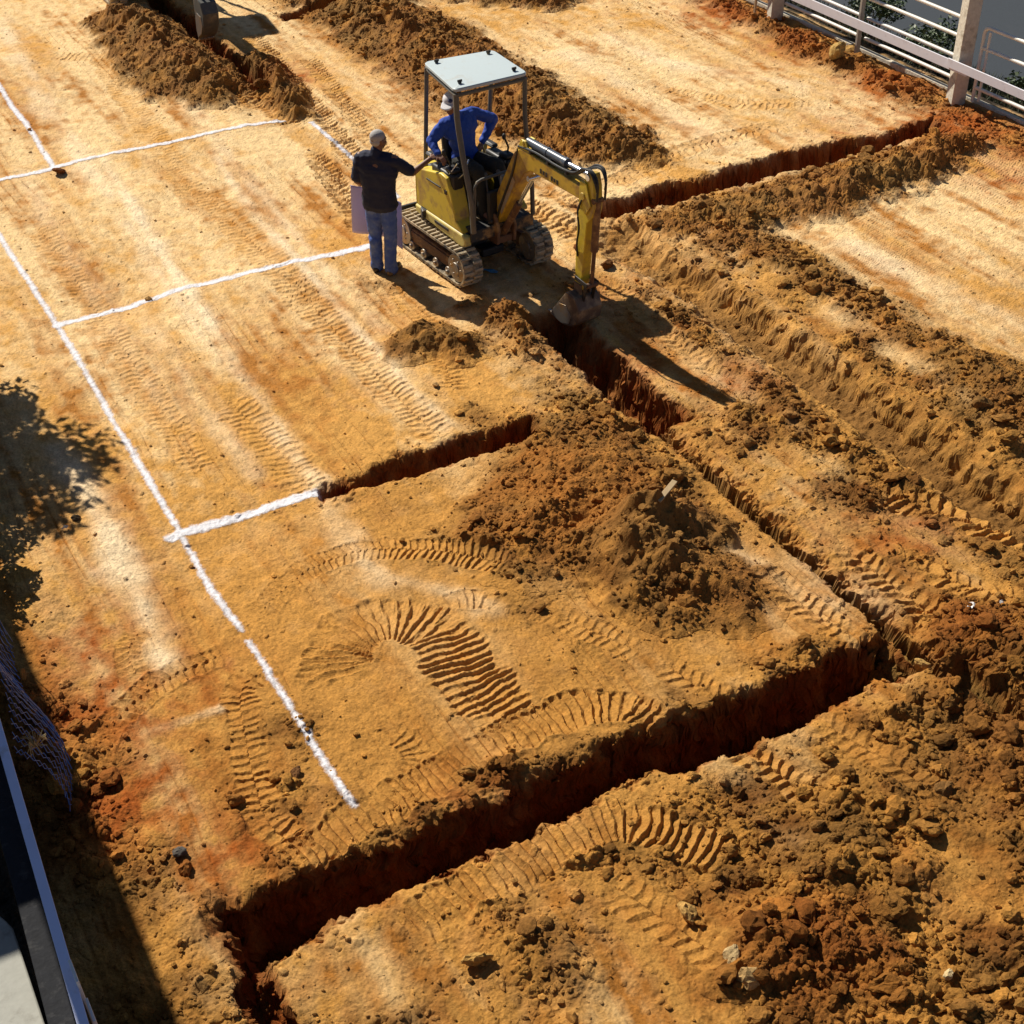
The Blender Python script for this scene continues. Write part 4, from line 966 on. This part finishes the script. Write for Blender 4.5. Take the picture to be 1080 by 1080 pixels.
def standing_man():
    x0, y0_ = 6.07, 14.24
    root = empty('person', (x0, y0_, ground_z(x0, y0_) - .0), 'grey-haired man in black short-sleeved shirt and blue jeans standing beside the machine, arm reaching out', 'person', -math.radians(42))
    V = Vector
    hip = .90; sh = 1.425
    RA = [V((.195, -.01, sh)), V((.345, .17, 1.20)), V((.50, .36, 1.30))]
    LA = [V((-.195, -.01, sh)), V((-.25, -.01, 1.13)), V((-.17, .20, .98))]
    foot = {1: (V((.085, .0, .085)), V((.11, .17, .03))), -1: (V((-.10, .05, .085)), V((-.14, .21, .03)))}
    knee = {1: V((.092, .03, .49)), -1: V((-.10, .06, .49))}
    hc = V((.02, .03, 1.612)); hf = V((.45, .85, -.12))
    hp, r, f, up, M = head_prims(hc, hf, (0.02, 0.05, 1))
    body = [('e', V((0, 0, .96)), (.155, .105, .13), None), ('e', V((0, 0, 1.14)), (.140, .098, .17), None), ('e', V((0, .0, 1.31)), (.165, .105, .15), None), ('c', V((-.15, -.01, 1.415)), V((.15, -.01, 1.415)), .058, .058), ('c', V((0, -.01, 1.42)), hc + V((0, -.02, -.05)), .056, .053)]
    for A in (RA, LA): body += [('c', A[0], A[1], .052, .040), ('c', A[1], A[2], .040, .027)]
    for s in (-1, 1): body += [('c', V((s * .09, 0, hip)), knee[s], .085, .056), ('c', knee[s], foot[s][0], .055, .038), ('c', foot[s][0] - V((0, .03, .04)), foot[s][1], .035, .028)]
    body += hp + hand(RA[2], (.5, .55, .10), (-.3, .3, -.8), .25, 1) + hand(LA[2], (.25, .6, -.25), (.7, .1, .2), .55, -1)
    b = blob('body', body, .0065, SKIN, root, 3)
    eyes(hc, r, f, up, root)
    # short grey hair hugging the skull
    hair = [('e', hc + up * .044 - f * .022, (.080, .092, .078), M), ('e', hc - f * .055 - up * .005, (.068, .050, .055), M)]
    blob('hair', hair, .007, mat('grey_hair', (.42, .40, .38), .85, var=.35, scale=120, bump=.8), root, 2)
    SH = mat('black_shirt_cloth', (.012, .016, .042), .85, var=.25, scale=50, bump=.25)
    shirt = []
    for i in range(15):
        z = .885 + .515 * i / 14; k = i / 14
        hw = .090 - .012 * math.sin(PI * min(1, k * 1.5)) + .045 * ss(.45, .95, k); rr = .122 - .004 * math.sin(PI * k) - .030 * ss(.7, 1, k)
        shirt.append(('c', V((-hw, -.004, z)), V((hw, -.004, z)), rr, rr))
    shirt += [('c', V((-.09, -.012, 1.425)), V((.09, -.012, 1.425)), .064, .064), ('c', V((0, -.012, 1.44)), V((.0, -.006, 1.505)), .078, .064)]
    for A in (RA, LA): shirt += [('c', A[0] + V((0, 0, -.02)), A[0].lerp(A[1], .80), .070, .074)]
    blob('shirt', shirt, .008, SH, root, 4, .011)
    JN = mat('blue_denim', (.060, .115, .36), .85, var=.28, scale=22, dirt=(.17, .23, .40), dirt_amt=.3, bump=.3)
    jeans = [('e', V((0, 0, .88)), (.150, .105, .11), None)]
    for s in (-1, 1):
        k = knee[s]; a = foot[s][0]
        jeans += [('c', V((s * .088, 0, .86)), k, .100, .082), ('c', k, a + V((0, -.005, .10)), .080, .072), ('c', a + V((0, -.005, .10)), a + V((0, 0, -.02)), .072, .078), ('e', k - V((0, .05, .10)), (.06, .05, .09), None)]
    blob('jeans', jeans, .008, JN, root, 3, .010, 10.)
    SHOE = mat('dark_shoe_leather', (.022, .016, .014), .5, dirt=DUST, dirt_amt=.25)
    for s in (-1, 1):
        a, t = foot[s]; heel = a + V((0, -.045, -.045))
        blob('shoe', [('c', V((heel.x, heel.y, .045)), V((t.x, t.y - .02, .040)), .045, .040), ('c', V((t.x, t.y - .02, .038)), V((t.x, t.y + .04, .034)), .038, .030), ('c', a + V((0, -.01, .0)), a + V((0, 0, -.04)), .045, .05)], .007, SHOE, root, 3)
    # paper plan: a thing of its own, held in the left hand
    Mw = Matrix.Translation(root.location) @ Matrix.Rotation(root.rotation_euler.z, 4, 'Z')
    nx, nz = 26, 18; Vv = []
    for side in (0, 1):
        for j in range(nz + 1):
            for i in range(nx + 1):
                u = i / nx - .5; v = j / nz
                x = u * .60 - .125; z = .87 - v * .56 - .10 * u * 1.6 - (.10 * abs(u) if False else 0)
                y = .285 + .05 * math.cos(u * 5) + .03 * v * math.sin(u * 6 + 1) - .03 * v + .0018 * side
                Vv.append(Mw @ V((x, y, z)))
    n1 = (nx + 1) * (nz + 1); Ff = []
    for j in range(nz):
        for i in range(nx):
            a = j * (nx + 1) + i; Ff.append((a, a + 1, a + nx + 2, a + nx + 1)); Ff.append((a + n1, a + nx + 1 + n1, a + nx + 2 + n1, a + 1 + n1))
    def edge(a, b): Ff.append((a, b, b + n1, a + n1))
    for i in range(nx): edge(i + 1, i); edge(nz * (nx + 1) + i, nz * (nx + 1) + i + 1)
    for j in range(nz): edge(j * (nx + 1), (j + 1) * (nx + 1)); edge((j + 1) * (nx + 1) + nx, j * (nx + 1) + nx)
    o = mesh_np('paper_plan', np.array([v[:] for v in Vv]), np.array(Ff), mat('lilac_paper', (.62, .56, .84), .8, var=.05), smooth=True)
    tag(o, 'large lilac paper plan held in front of the standing man\'s legs', 'paper plan')
standing_man()

def operator():
    root = empty('person', (*EXL, .01), 'man in white cap and blue long-sleeved shirt sitting at the controls under the canopy', 'person', EXA)
    V = Vector
    HIP = V((-.02, .06, 1.20)); RS = V((-.335, -.02, 1.665)); LS = V((.075, .05, 1.70)); CH_ = V((-.12, .0, 1.60))
    RA = [RS, V((-.50, -.06, 1.57 - .10)), V((-.475, -.19, 1.44))]
    RA[1] = V((-.475, .03, 1.49)); RA[2] = V((-.49, -.13, 1.40))
    LA = [LS, V((.375, .07, 1.545)), V((.165, .01, 1.31))]
    knee = {-1: V((-.14, -.40, 1.20)), 1: V((.13, -.40, 1.19))}; ank = {-1: V((-.13, -.48, .74)), 1: V((.12, -.48, .74))}
    hc = V((-.255, -.05, 1.90)); hf = V((-.85, -.62, -.22))
    hp, r, f, up, M = head_prims(hc, hf, (-.12, -.1, 1))
    mid = (HIP + CH_) / 2
    body = [('e', HIP, (.16, .125, .12), None), ('c', HIP, mid, .12, .12), ('c', mid, CH_, .125, .13), ('c', RS.lerp(LS, .1), LS.lerp(RS, .1), .058, .058), ('c', CH_.lerp(RS.lerp(LS, .5), .8), hc - up * .05 - f * .02, .058, .054)]
    for A in (RA, LA): body += [('c', A[0], A[1], .052, .040), ('c', A[1], A[2], .040, .027)]
    for s in (-1, 1): body += [('c', HIP + V((s * .09, -.02, -.03)), knee[s], .088, .058), ('c', knee[s], ank[s], .055, .038), ('c', ank[s], ank[s] + V((0, -.14, -.04)), .038, .030)]
    body += hp + hand(RA[2], (.08, -.8, -.35), (.3, -.2, -.9), .9, -1) + hand(LA[2], (-.6, -.35, -.5), (-.2, .1, -.9), .35, 1)
    blob('body', body, .0065, SKIN, root, 3)
    eyes(hc, r, f, up, root)
    BL = mat('royal_blue_shirt_cloth', (.010, .058, .36), .8, var=.22, scale=35, bump=.3)
    shirt = [('e', HIP + V((0, 0, .02)), (.175, .14, .12), None), ('c', HIP, mid, .140, .140), ('c', mid, CH_, .155, .165), ('e', CH_ + V((0, 0, -.02)), (.225, .14, .15), Matrix.Rotation(-.1, 3, 'Y').to_quaternion()), ('c', RS.lerp(LS, .08), LS.lerp(RS, .08), .070, .070), ('c', CH_.lerp(RS.lerp(LS, .5), .7), CH_.lerp(hc, .58), .080, .062)]
    for A in (RA, LA): shirt += [('c', A[0], A[1], .072, .060), ('c', A[1], A[1].lerp(A[2], .88), .060, .044)]
    shb = blob('shirt', shirt, .008, BL, root, 3, .013, 10.)
    TR_ = mat('dark_trouser_cloth', (.022, .023, .020), .9, var=.25, scale=25, bump=.3)
    tr = [('e', HIP + V((0, -.01, -.05)), (.178, .135, .10), None)]
    for s in (-1, 1): tr += [('c', HIP + V((s * .088, -.03, -.04)), knee[s], .104, .082), ('c', knee[s], ank[s] + V((0, 0, -.01)), .080, .062)]
    blob('trousers', tr, .008, TR_, root, 3, .010, 10.)
    for s in (-1, 1):
        a = ank[s]; blob('shoe', [('c', V((a.x, a.y + .04, .70)), V((a.x, a.y - .15, .69)), .045, .036), ('c', a, V((a.x, a.y, .71)), .046, .05)], .007, mat('dark_shoe_leather', (0, 0, 0)), root, 3)
    CAP = mat('white_cap_cloth', (.66, .64, .66), .85, var=.08, scale=60, bump=.2)
    E = lambda o_, q: ('e', hc + r * o_[0] + f * o_[1] + up * o_[2], q, M)
    cap = [E((0, -.010, .050), (.090, .108, .080)), E((0, -.02, .028), (.088, .100, .05))]
    for t in (-.062, -.048, -.032, -.016, 0, .016, .032, .048, .062): cap.append(('c', hc + r * t + f * .080 + up * .040, hc + r * t * .85 + f * (.168 - 6 * t * t) + up * .024, .012, .011))
    cp = blob('cap', cap, .007, CAP, root, 2)
    em = MB(); em.ball(hc + f * .074 + up * .082 - r * .03, (.028, .028, .024)); em.build('cap_emblem', mat('navy_emblem', (.03, .04, .12), .8), cp)
    return root
operator()

# ------------------------------------------------------------------ fence, posts and board on the right boundary
FX = 15.58
WPIPE = mat('white_pipe_paint', (.72, .70, .62), .45, var=.08, scale=8, dirt=(.50, .40, .28), dirt_amt=.12)
GPOST = mat('aged_steel_post', (.36, .33, .28), .6, var=.2, dirt=(.34, .24, .15), dirt_amt=.3)
CONC = mat('old_concrete', (.62, .57, .46), .9, var=.22, scale=22, dirt=(.30, .25, .18), dirt_amt=.22, bump=.9, spec=.2)
def fence_panel(y_hi, y_lo, label, gate=False):
    root = empty('pipe_fence', (FX, y_lo, 0), label, 'fence', group='pipe fence along the street')
    L = y_hi - y_lo
    hts = (.27, .58, .87, 1.13) if not gate else (.27, .84, 1.13)
    for k, z in enumerate(hts):
        if gate and k == 2: continue
        MB().tube([(0, 0, z), (0, L * .5, z + .004), (0, L, z)], .027, 12).build('rail', WPIPE, root)
    if gate:
        r = .09; pts = [(0, L, .06), (0, L, 1.13 - r)] + [(0, L - r + r * math.cos(a), 1.13 - r + r * math.sin(a)) for a in (PI / 8, PI / 4, 3 * PI / 8, PI / 2)] + [(0, 0, 1.13)]
        MB().tube(pts, .027, 12).build('frame_pipe', WPIPE, root)
        MB().tube([(.0, L - .11, .10), (0, L - .11, 1.08)], .022, 10).build('upright', WPIPE, root)
    return root
fence_panel(19.17, 17.29, 'white pipe fence panel of the far section beside the thin steel post')
fence_panel(17.18, 15.17, 'white pipe fence panel between thin steel post and concrete post')
fence_panel(14.78, 11.0, 'white pipe gate frame with rounded corner to the right of the concrete post', True)
fence_panel(23.0, 19.45, 'white pipe fence panel beyond the farther concrete post')
def cpost(y, lab, h=2.0, w=.21):
    b = MB(); b.box((0, 0, h / 2 - .15), (w, w, h + .3)); o = b.build('concrete_post', CONC, None, .012); o.location = (15.50, y, 0); o.rotation_euler = (0, 0, math.radians(-17)); tag(o, lab, 'post'); return o
cpost(15.03, 'thick weathered concrete post where the white board crosses the pipe fence')
cpost(19.32, 'farther concrete post at the top edge by the red soil')
sp = MB(); sp.box((0, 0, .7), (.075, .045, 1.6)); o = sp.build('steel_post', GPOST, None, .004); o.location = (15.50, 17.24, 0); tag(o, 'thin grey steel post standing between two fence panels', 'post')
sk = MB(); sk.box((0, 0, .35), (.035, .035, .9)); o = sk.build('wooden_stake', mat('raw_wood', (.42, .30, .16), .8, var=.2), None, .003); o.location = (15.22, 19.5, 0); tag(o, 'thin wooden stake at the far concrete post', 'stake')
WB = mat('white_board_paint', (.72, .72, .78), .6, var=.05, scale=9, dirt=(.55, .53, .55), dirt_amt=.12)
bd = MB()
bd.box((0, 0, 0), (.022, 9.2, .14)); o = bd.build('batter_board', WB, None, .003); o.location = (15.34, 14.9 + 4.45, .545); tag(o, 'long white board fixed level across the fence left of the concrete post', 'board', 'white setting-out boards')
bd = MB(); bd.box((0, 0, 0), (.022, 5.4, .125)); o = bd.build('batter_board', WB, None, .003); o.location = (15.313, 12.42, .575); tag(o, 'white board nailed over the concrete post and running right past the gate', 'board', 'white setting-out boards')
kb = MB(); kb.box((0, 0, 0), (.08, 14.0, .30)); o = kb.build('concrete_kerb', CONC, None, .012); o.location = (15.72, 16.2, -.10); tag(o, 'low concrete kerb along the base of the pipe fence', 'kerb')
# asphalt street beyond
def street():
    b = bmesh.new()
    for x, y in ((17.0, -60), (60, -60), (60, 200), (17.0, 200)): b.verts.new((x, y, -.285))
    b.faces.new(b.verts[:]); me = bpy.data.meshes.new('street'); b.to_mesh(me); b.free()
    me.materials.append(mat('street_asphalt', (.028, .037, .048), .9, var=.25, scale=40, dirt=(.034, .042, .052), dirt_amt=.1, bump=.3, dscale=3))
    o = bpy.data.objects.new('street', me); COL.objects.link(o); tag(o, kind='structure')
street()

# ------------------------------------------------------------------ foliage
def leaf_mat(name, c):
    m = mat(name, c, .55, var=.35, scale=4); return m
def leaves(name, centres, radii, n, size, m, parent):
    V = []; F = []
    for k in range(n):
        i = random.randrange(len(centres)); c = Vector(centres[i]); r = radii[i]
        d = Vector((random.gauss(0, 1), random.gauss(0, 1), random.gauss(0, .8))).normalized() * r * random.random() ** .45
        p = c + d; a = Vector((random.gauss(0, 1), random.gauss(0, 1), random.gauss(0, .6))).normalized(); b = a.cross(Vector((random.gauss(0, 1), random.gauss(0, 1), random.gauss(0, 1)))).normalized()
        s = size * random.uniform(.6, 1.3); q = len(V)
        V += [p - a * s, p + b * s * .42, p + a * s, p - b * s * .42]; F.append((q, q + 1, q + 2, q + 3))
    return mesh_np(name, np.array([v[:] for v in V]), np.array(F), m, parent=parent)
BARK = mat('bark', (.09, .065, .045), .9, var=.35, scale=18, bump=.6)
def tree():
    bx_, by_ = .48, 15.25
    root = empty('tree', (bx_, by_, 0), 'leafy tree beyond the left edge whose shade falls across the ground', 'tree')
    t = MB(); t.tube([(0, 0, -.1), (.05, 0, .7), (.02, .05, 1.4), (.1, .02, 2.0), (.15, 0, 2.7)], [.13, .11, .095, .075, .04], 10)
    cs = []; rs = []
    random.seed(21)
    for k in range(46):
        a = k * 2.4; r = (.10 + .90 * (k / 45)) ** .6
        tip = Vector((.06 + .78 * r * math.cos(a), -.10 + 1.10 * r * math.sin(a), 2.35 + .60 * math.sin(k * 1.7)))
        if k % 2 == 0: t.tube([(.05, .02, 1.1 + .03 * k), tuple(tip * .55 + Vector((0, 0, .65))), tuple(tip)], [.04, .025, .010], 6)
        cs.append(tip); rs.append(random.uniform(.20, .40))
    t.build('trunk', BARK, root)
    leaves('crown', cs, rs, 5600, .072, leaf_mat('leaf_green', (.055, .095, .022)), root)
tree()
def shrub(x, y, lab, h=.8, r=.4, n=1500, seed=3):
    random.seed(seed)
    root = empty('shrub', (x, y, 0), lab, 'shrub'); t = MB(); cs = []; rs = []
    for k in range(7):
        a = k * .9; tip = Vector((r * .6 * math.cos(a), r * .6 * math.sin(a), h * random.uniform(.5, 1))); t.tube([(0, 0, -.05), tuple(tip * .5), tuple(tip)], [.015, .011, .005], 5); cs.append(tip); rs.append(r * random.uniform(.35, .6))
    t.build('stem', BARK, root); leaves('foliage', cs, rs, n, .04, leaf_mat('shrub_green', (.045, .075, .022)), root)
shrub(.72, 12.35, 'dark green shrub growing at the left edge in the tree shade', 1.0, .42, 2200, 3)
shrub(.62, 11.1, 'low dark shrub against the left wall below the tree shade', .9, .4, 2000, 4)
shrub(16.35, 17.9, 'dark green weedy bush behind the white fence rails', .55, .5, 1500, 5)
shrub(16.3, 16.5, 'small dark bush behind the fence next to the concrete post', .45, .45, 1200, 6)
shrub(16.2, 14.3, 'low bush behind the gate frame at the right edge', .4, .4, 1000, 8)
def grass():
    random.seed(9); V = []; F = []
    for k in range(9000):
        x = random.uniform(15.85, 16.95); y = random.uniform(10, 26); h = random.uniform(.05, .20); a = random.uniform(0, 6.28); z = -.18
        d = Vector((math.cos(a), math.sin(a), 0)) * .012; l = Vector((random.gauss(0, .05), random.gauss(0, .05), h)); q = len(V)
        V += [Vector((x, y, z)) - d, Vector((x, y, z)) + d, Vector((x, y, z)) + l]; F.append((q, q + 1, q + 2))
    o = mesh_np('grass', np.array([v[:] for v in V]), np.array(F), leaf_mat('grass_green', (.045, .055, .022))); tag(o, 'dark weedy grass on the verge behind the pipe fence', 'grass', kind='stuff')
grass()

# ------------------------------------------------------------------ left boundary: wall, board, neighbour's slab, wire mesh
WH = 1.28
def wx(y): return .235 + .050 * (y - 5.6)
def wall_strip(name, y0, y1, x_off0, x_off1, z0, z1, m, lab, cat, bevel=.006, n=40, jit=.0):
    b = MB(); A = []
    for k in range(n + 1):
        y = y0 + (y1 - y0) * k / n; j = jit * (random.random() - .5)
        A.append([b.bm.verts.new((wx(y) + x_off0, y, z0)), b.bm.verts.new((wx(y) + x_off1, y, z0)), b.bm.verts.new((wx(y) + x_off1 + j, y, z1)), b.bm.verts.new((wx(y) + x_off0 + j, y, z1))])
    for p, q in zip(A[:-1], A[1:]):
        for k in range(4): b.bm.faces.new((p[k], p[(k + 1) % 4], q[(k + 1) % 4], q[k]))
    b.bm.faces.new(A[0]); b.bm.faces.new(A[-1][::-1])
    o = b.build(name, m, None, bevel); tag(o, lab, cat); return o
BIT = mat('black_bitumen', (.012, .013, .016), .85, var=.5, scale=26, dirt=(.045, .045, .045), dirt_amt=.18, bump=.6, spec=.25, dscale=14)
wall_strip('boundary_wall', -6, 34, -.165, -.034, -.3, WH - .07, BIT, 'dark bitumen-coated boundary wall along the left edge', 'wall', jit=.02)
wall_strip('batter_board', -4, 9.5, -.032, .026, WH - .13, WH + .005, mat('shade_tinted_board', (.56, .62, .84), .55, var=.06, scale=9, dirt=(.40, .40, .46), dirt_amt=.14), 'white board, tinted blue for its shade, along the top of the left boundary wall', 'board', .003)  # white board with the blue of its shade mixed into the colour
slab = MB(); slab.prism([(-3.2, -2), (.0, -2), (.025, 4), (.035, 5.4), (.037, 6.05), (.015, 6.12), (-.02, 6.2), (-.10, 6.22), (-.4, 6.3), (-3.2, 6.3)], .2, 1.05, 'z')
o = slab.build('roof_slab', mat('grey_screed', (.34, .34, .30), .9, var=.14, scale=18, dirt=(.22, .21, .18), dirt_amt=.2, bump=.3), None, .01); tag(o, 'pale grey concrete slab of the neighbouring plot at the lower left corner', 'slab')
def neighbour():  # unseen house added to cast shade along the left wall
    root = empty('shade_house', (-.46, 8, 0), 'unseen rendered house added beyond the left wall to shade it', 'house', -math.radians(.5))
    REN = mat('pale_render', (.52, .47, .38), .9, var=.1, scale=6, dirt=(.35, .3, .22), dirt_amt=.15, bump=.3)
    b = MB(); b.box((-2.5, 4.30, 2.15), (5.0, 5.1, 4.7)); b.build('wall', REN, root, .01)
    b = MB(); b.box((-2.49, 4.30, 4.65), (4.98, 5.08, .30)); b.build('roof', mat('roof_slab_render', (.42, .39, .33), .9, var=.15), root, .01)
    b = MB(); b.box((-.075, .10, 4.60), (.15, 3.3, .42)); b.build('shade_beam', mat('roof_slab_render', (.42, .39, .33)), root, .01)  # added beam, placed only to shade the wall board
    for y in (2.8, 5.2):
        f = MB(); f.box((.012, y, 1.9), (.05, 1.1, 1.2)); w = f.build('window', mat('window_frame_paint', (.30, .22, .14), .5), root, .006)
        g = MB(); g.box((.030, y, 1.9), (.03, .98, 1.08)); g.build('pane', mat('dark_pane', (.03, .035, .04), .08), w)
neighbour()
for k, (dx, yy, hh, lab) in enumerate(((.052, 5.36, .20, 'upright offcut of pale board leaning against the left wall board'), (.078, 5.16, .14, 'shorter pale offcut standing in front of the taller one at the wall'))):
    b = MB(); b.box((0, 0, 0), (.016, .16, 1.1), Matrix.Rotation(-.05, 3, 'Y'), None); o = b.build('board_offcut', mat('pale_offcut_paint', (.60, .62, .62), .6, var=.08), None, .003)
    o.location = (wx(yy) + dx, yy, WH - .55 + .06 - .10 * k); tag(o, lab, 'board')
def wire_mesh():
    m = mat('galvanised_wire', (.10, .20, .50), .4, .3, var=.2)
    b = MB(); pitch = .10; ny = 22
    def pos(u, v):       # u along the wall, v up
        y = 7.75 + u * .95; sag = .06 * math.sin(u * 3.1) + .05 * math.sin(v * 4 + u * 2)
        top = .95 - .42 * max(0, (8.55 - y)) 
        zz_ = .06 + v * top
        return Vector((wx(y) + .30 - .20 * v + sag, y + .10 * math.sin(v * 2.2), zz_))
    n = 24
    for i in range(-12, n + 1):
        for sgn in (1, -1):
            pts = []
            for k in range(13):
                v = k / 12; u = (i + sgn * (k % 2) * .5 + .5 * (sgn < 0)) * pitch * 1.0
                if 0 <= u <= 2.1: pts.append(pos(u, v) + Vector((.006 * random.uniform(-1, 1), .012 * random.uniform(-1, 1), .010 * random.uniform(-1, 1))))
            if len(pts) > 2: b.tube(pts, .0036, 4)
    o = b.build('wire_mesh', m); tag(o, 'loose sheet of bluish chain-link mesh leaning against the left wall in shade', 'wire mesh')
random.seed(31)
wire_mesh()
dry = MB(); random.seed(5)
for k in range(26):
    a = random.uniform(0, 6.28); dry.tube([(0, 0, 0), (.05 * math.cos(a), .05 * math.sin(a), .09 * random.random() + .02), (.09 * math.cos(a + .3), .09 * math.sin(a + .3), .10 * random.random())], .003, 4)
p = at(37, 788, .55); o = dry.build('dry_weed', mat('straw', (.55, .43, .20), .9)); o.location = tuple(p); tag(o, 'tuft of straw-coloured dry weed caught in the wire mesh', 'weed')

# ------------------------------------------------------------------ small finds
def put(o, px, py, dz=.02, rz=0., rx=0.):
    p = at(px, py); o.location = (p[0], p[1], ground_z(p[0], p[1]) + dz); o.rotation_euler = (rx, 0, rz)
b = MB(); b.box((0, 0, 0), (.34, .05, .018)); o = b.build('wood_scrap', mat('raw_wood', (.42, .30, .16)), None, .003); put(o, 700, 563, .03, .55, .15); tag(o, 'short piece of pale timber lying on top of the steep soil heap', 'wood')
def scrap(px, py, sx, sy, c, lab, rz, nm='paper_scrap', cat='litter'):
    V = []; F = []
    for j in range(4):
        for i in range(4): V.append((sx * (i / 3 - .5), sy * (j / 3 - .5), .012 * math.sin(i * 2.1 + j * 1.3)))
    for j in range(3):
        for i in range(3): a = j * 4 + i; F.append((a, a + 1, a + 5, a + 4))
    o = mesh_np(nm, np.array(V), np.array(F), mat('scrap_' + '_'.join(str(int(v * 99)) for v in c), c, .7)); s_ = o.modifiers.new('t', 'SOLIDIFY'); s_.thickness = .002
    put(o, px, py, .03, rz); tag(o, lab, cat)
scrap(1021, 651, .07, .05, (.75, .74, .72), 'crumpled white paper scrap on the ground between the trenches at the right', .4)
scrap(1053, 648, .03, .03, (.75, .74, .72), 'tiny white scrap to the right of the larger white one', 1.)
scrap(516, 287, .22, .05, (.10, .30, .50), 'strip of blue plastic lying in the shadow under the excavator', -.9, 'plastic_strip')
scrap(69, 560, .06, .03, (.6, .55, .5), 'small pale scrap beside the tree shadow', .3)
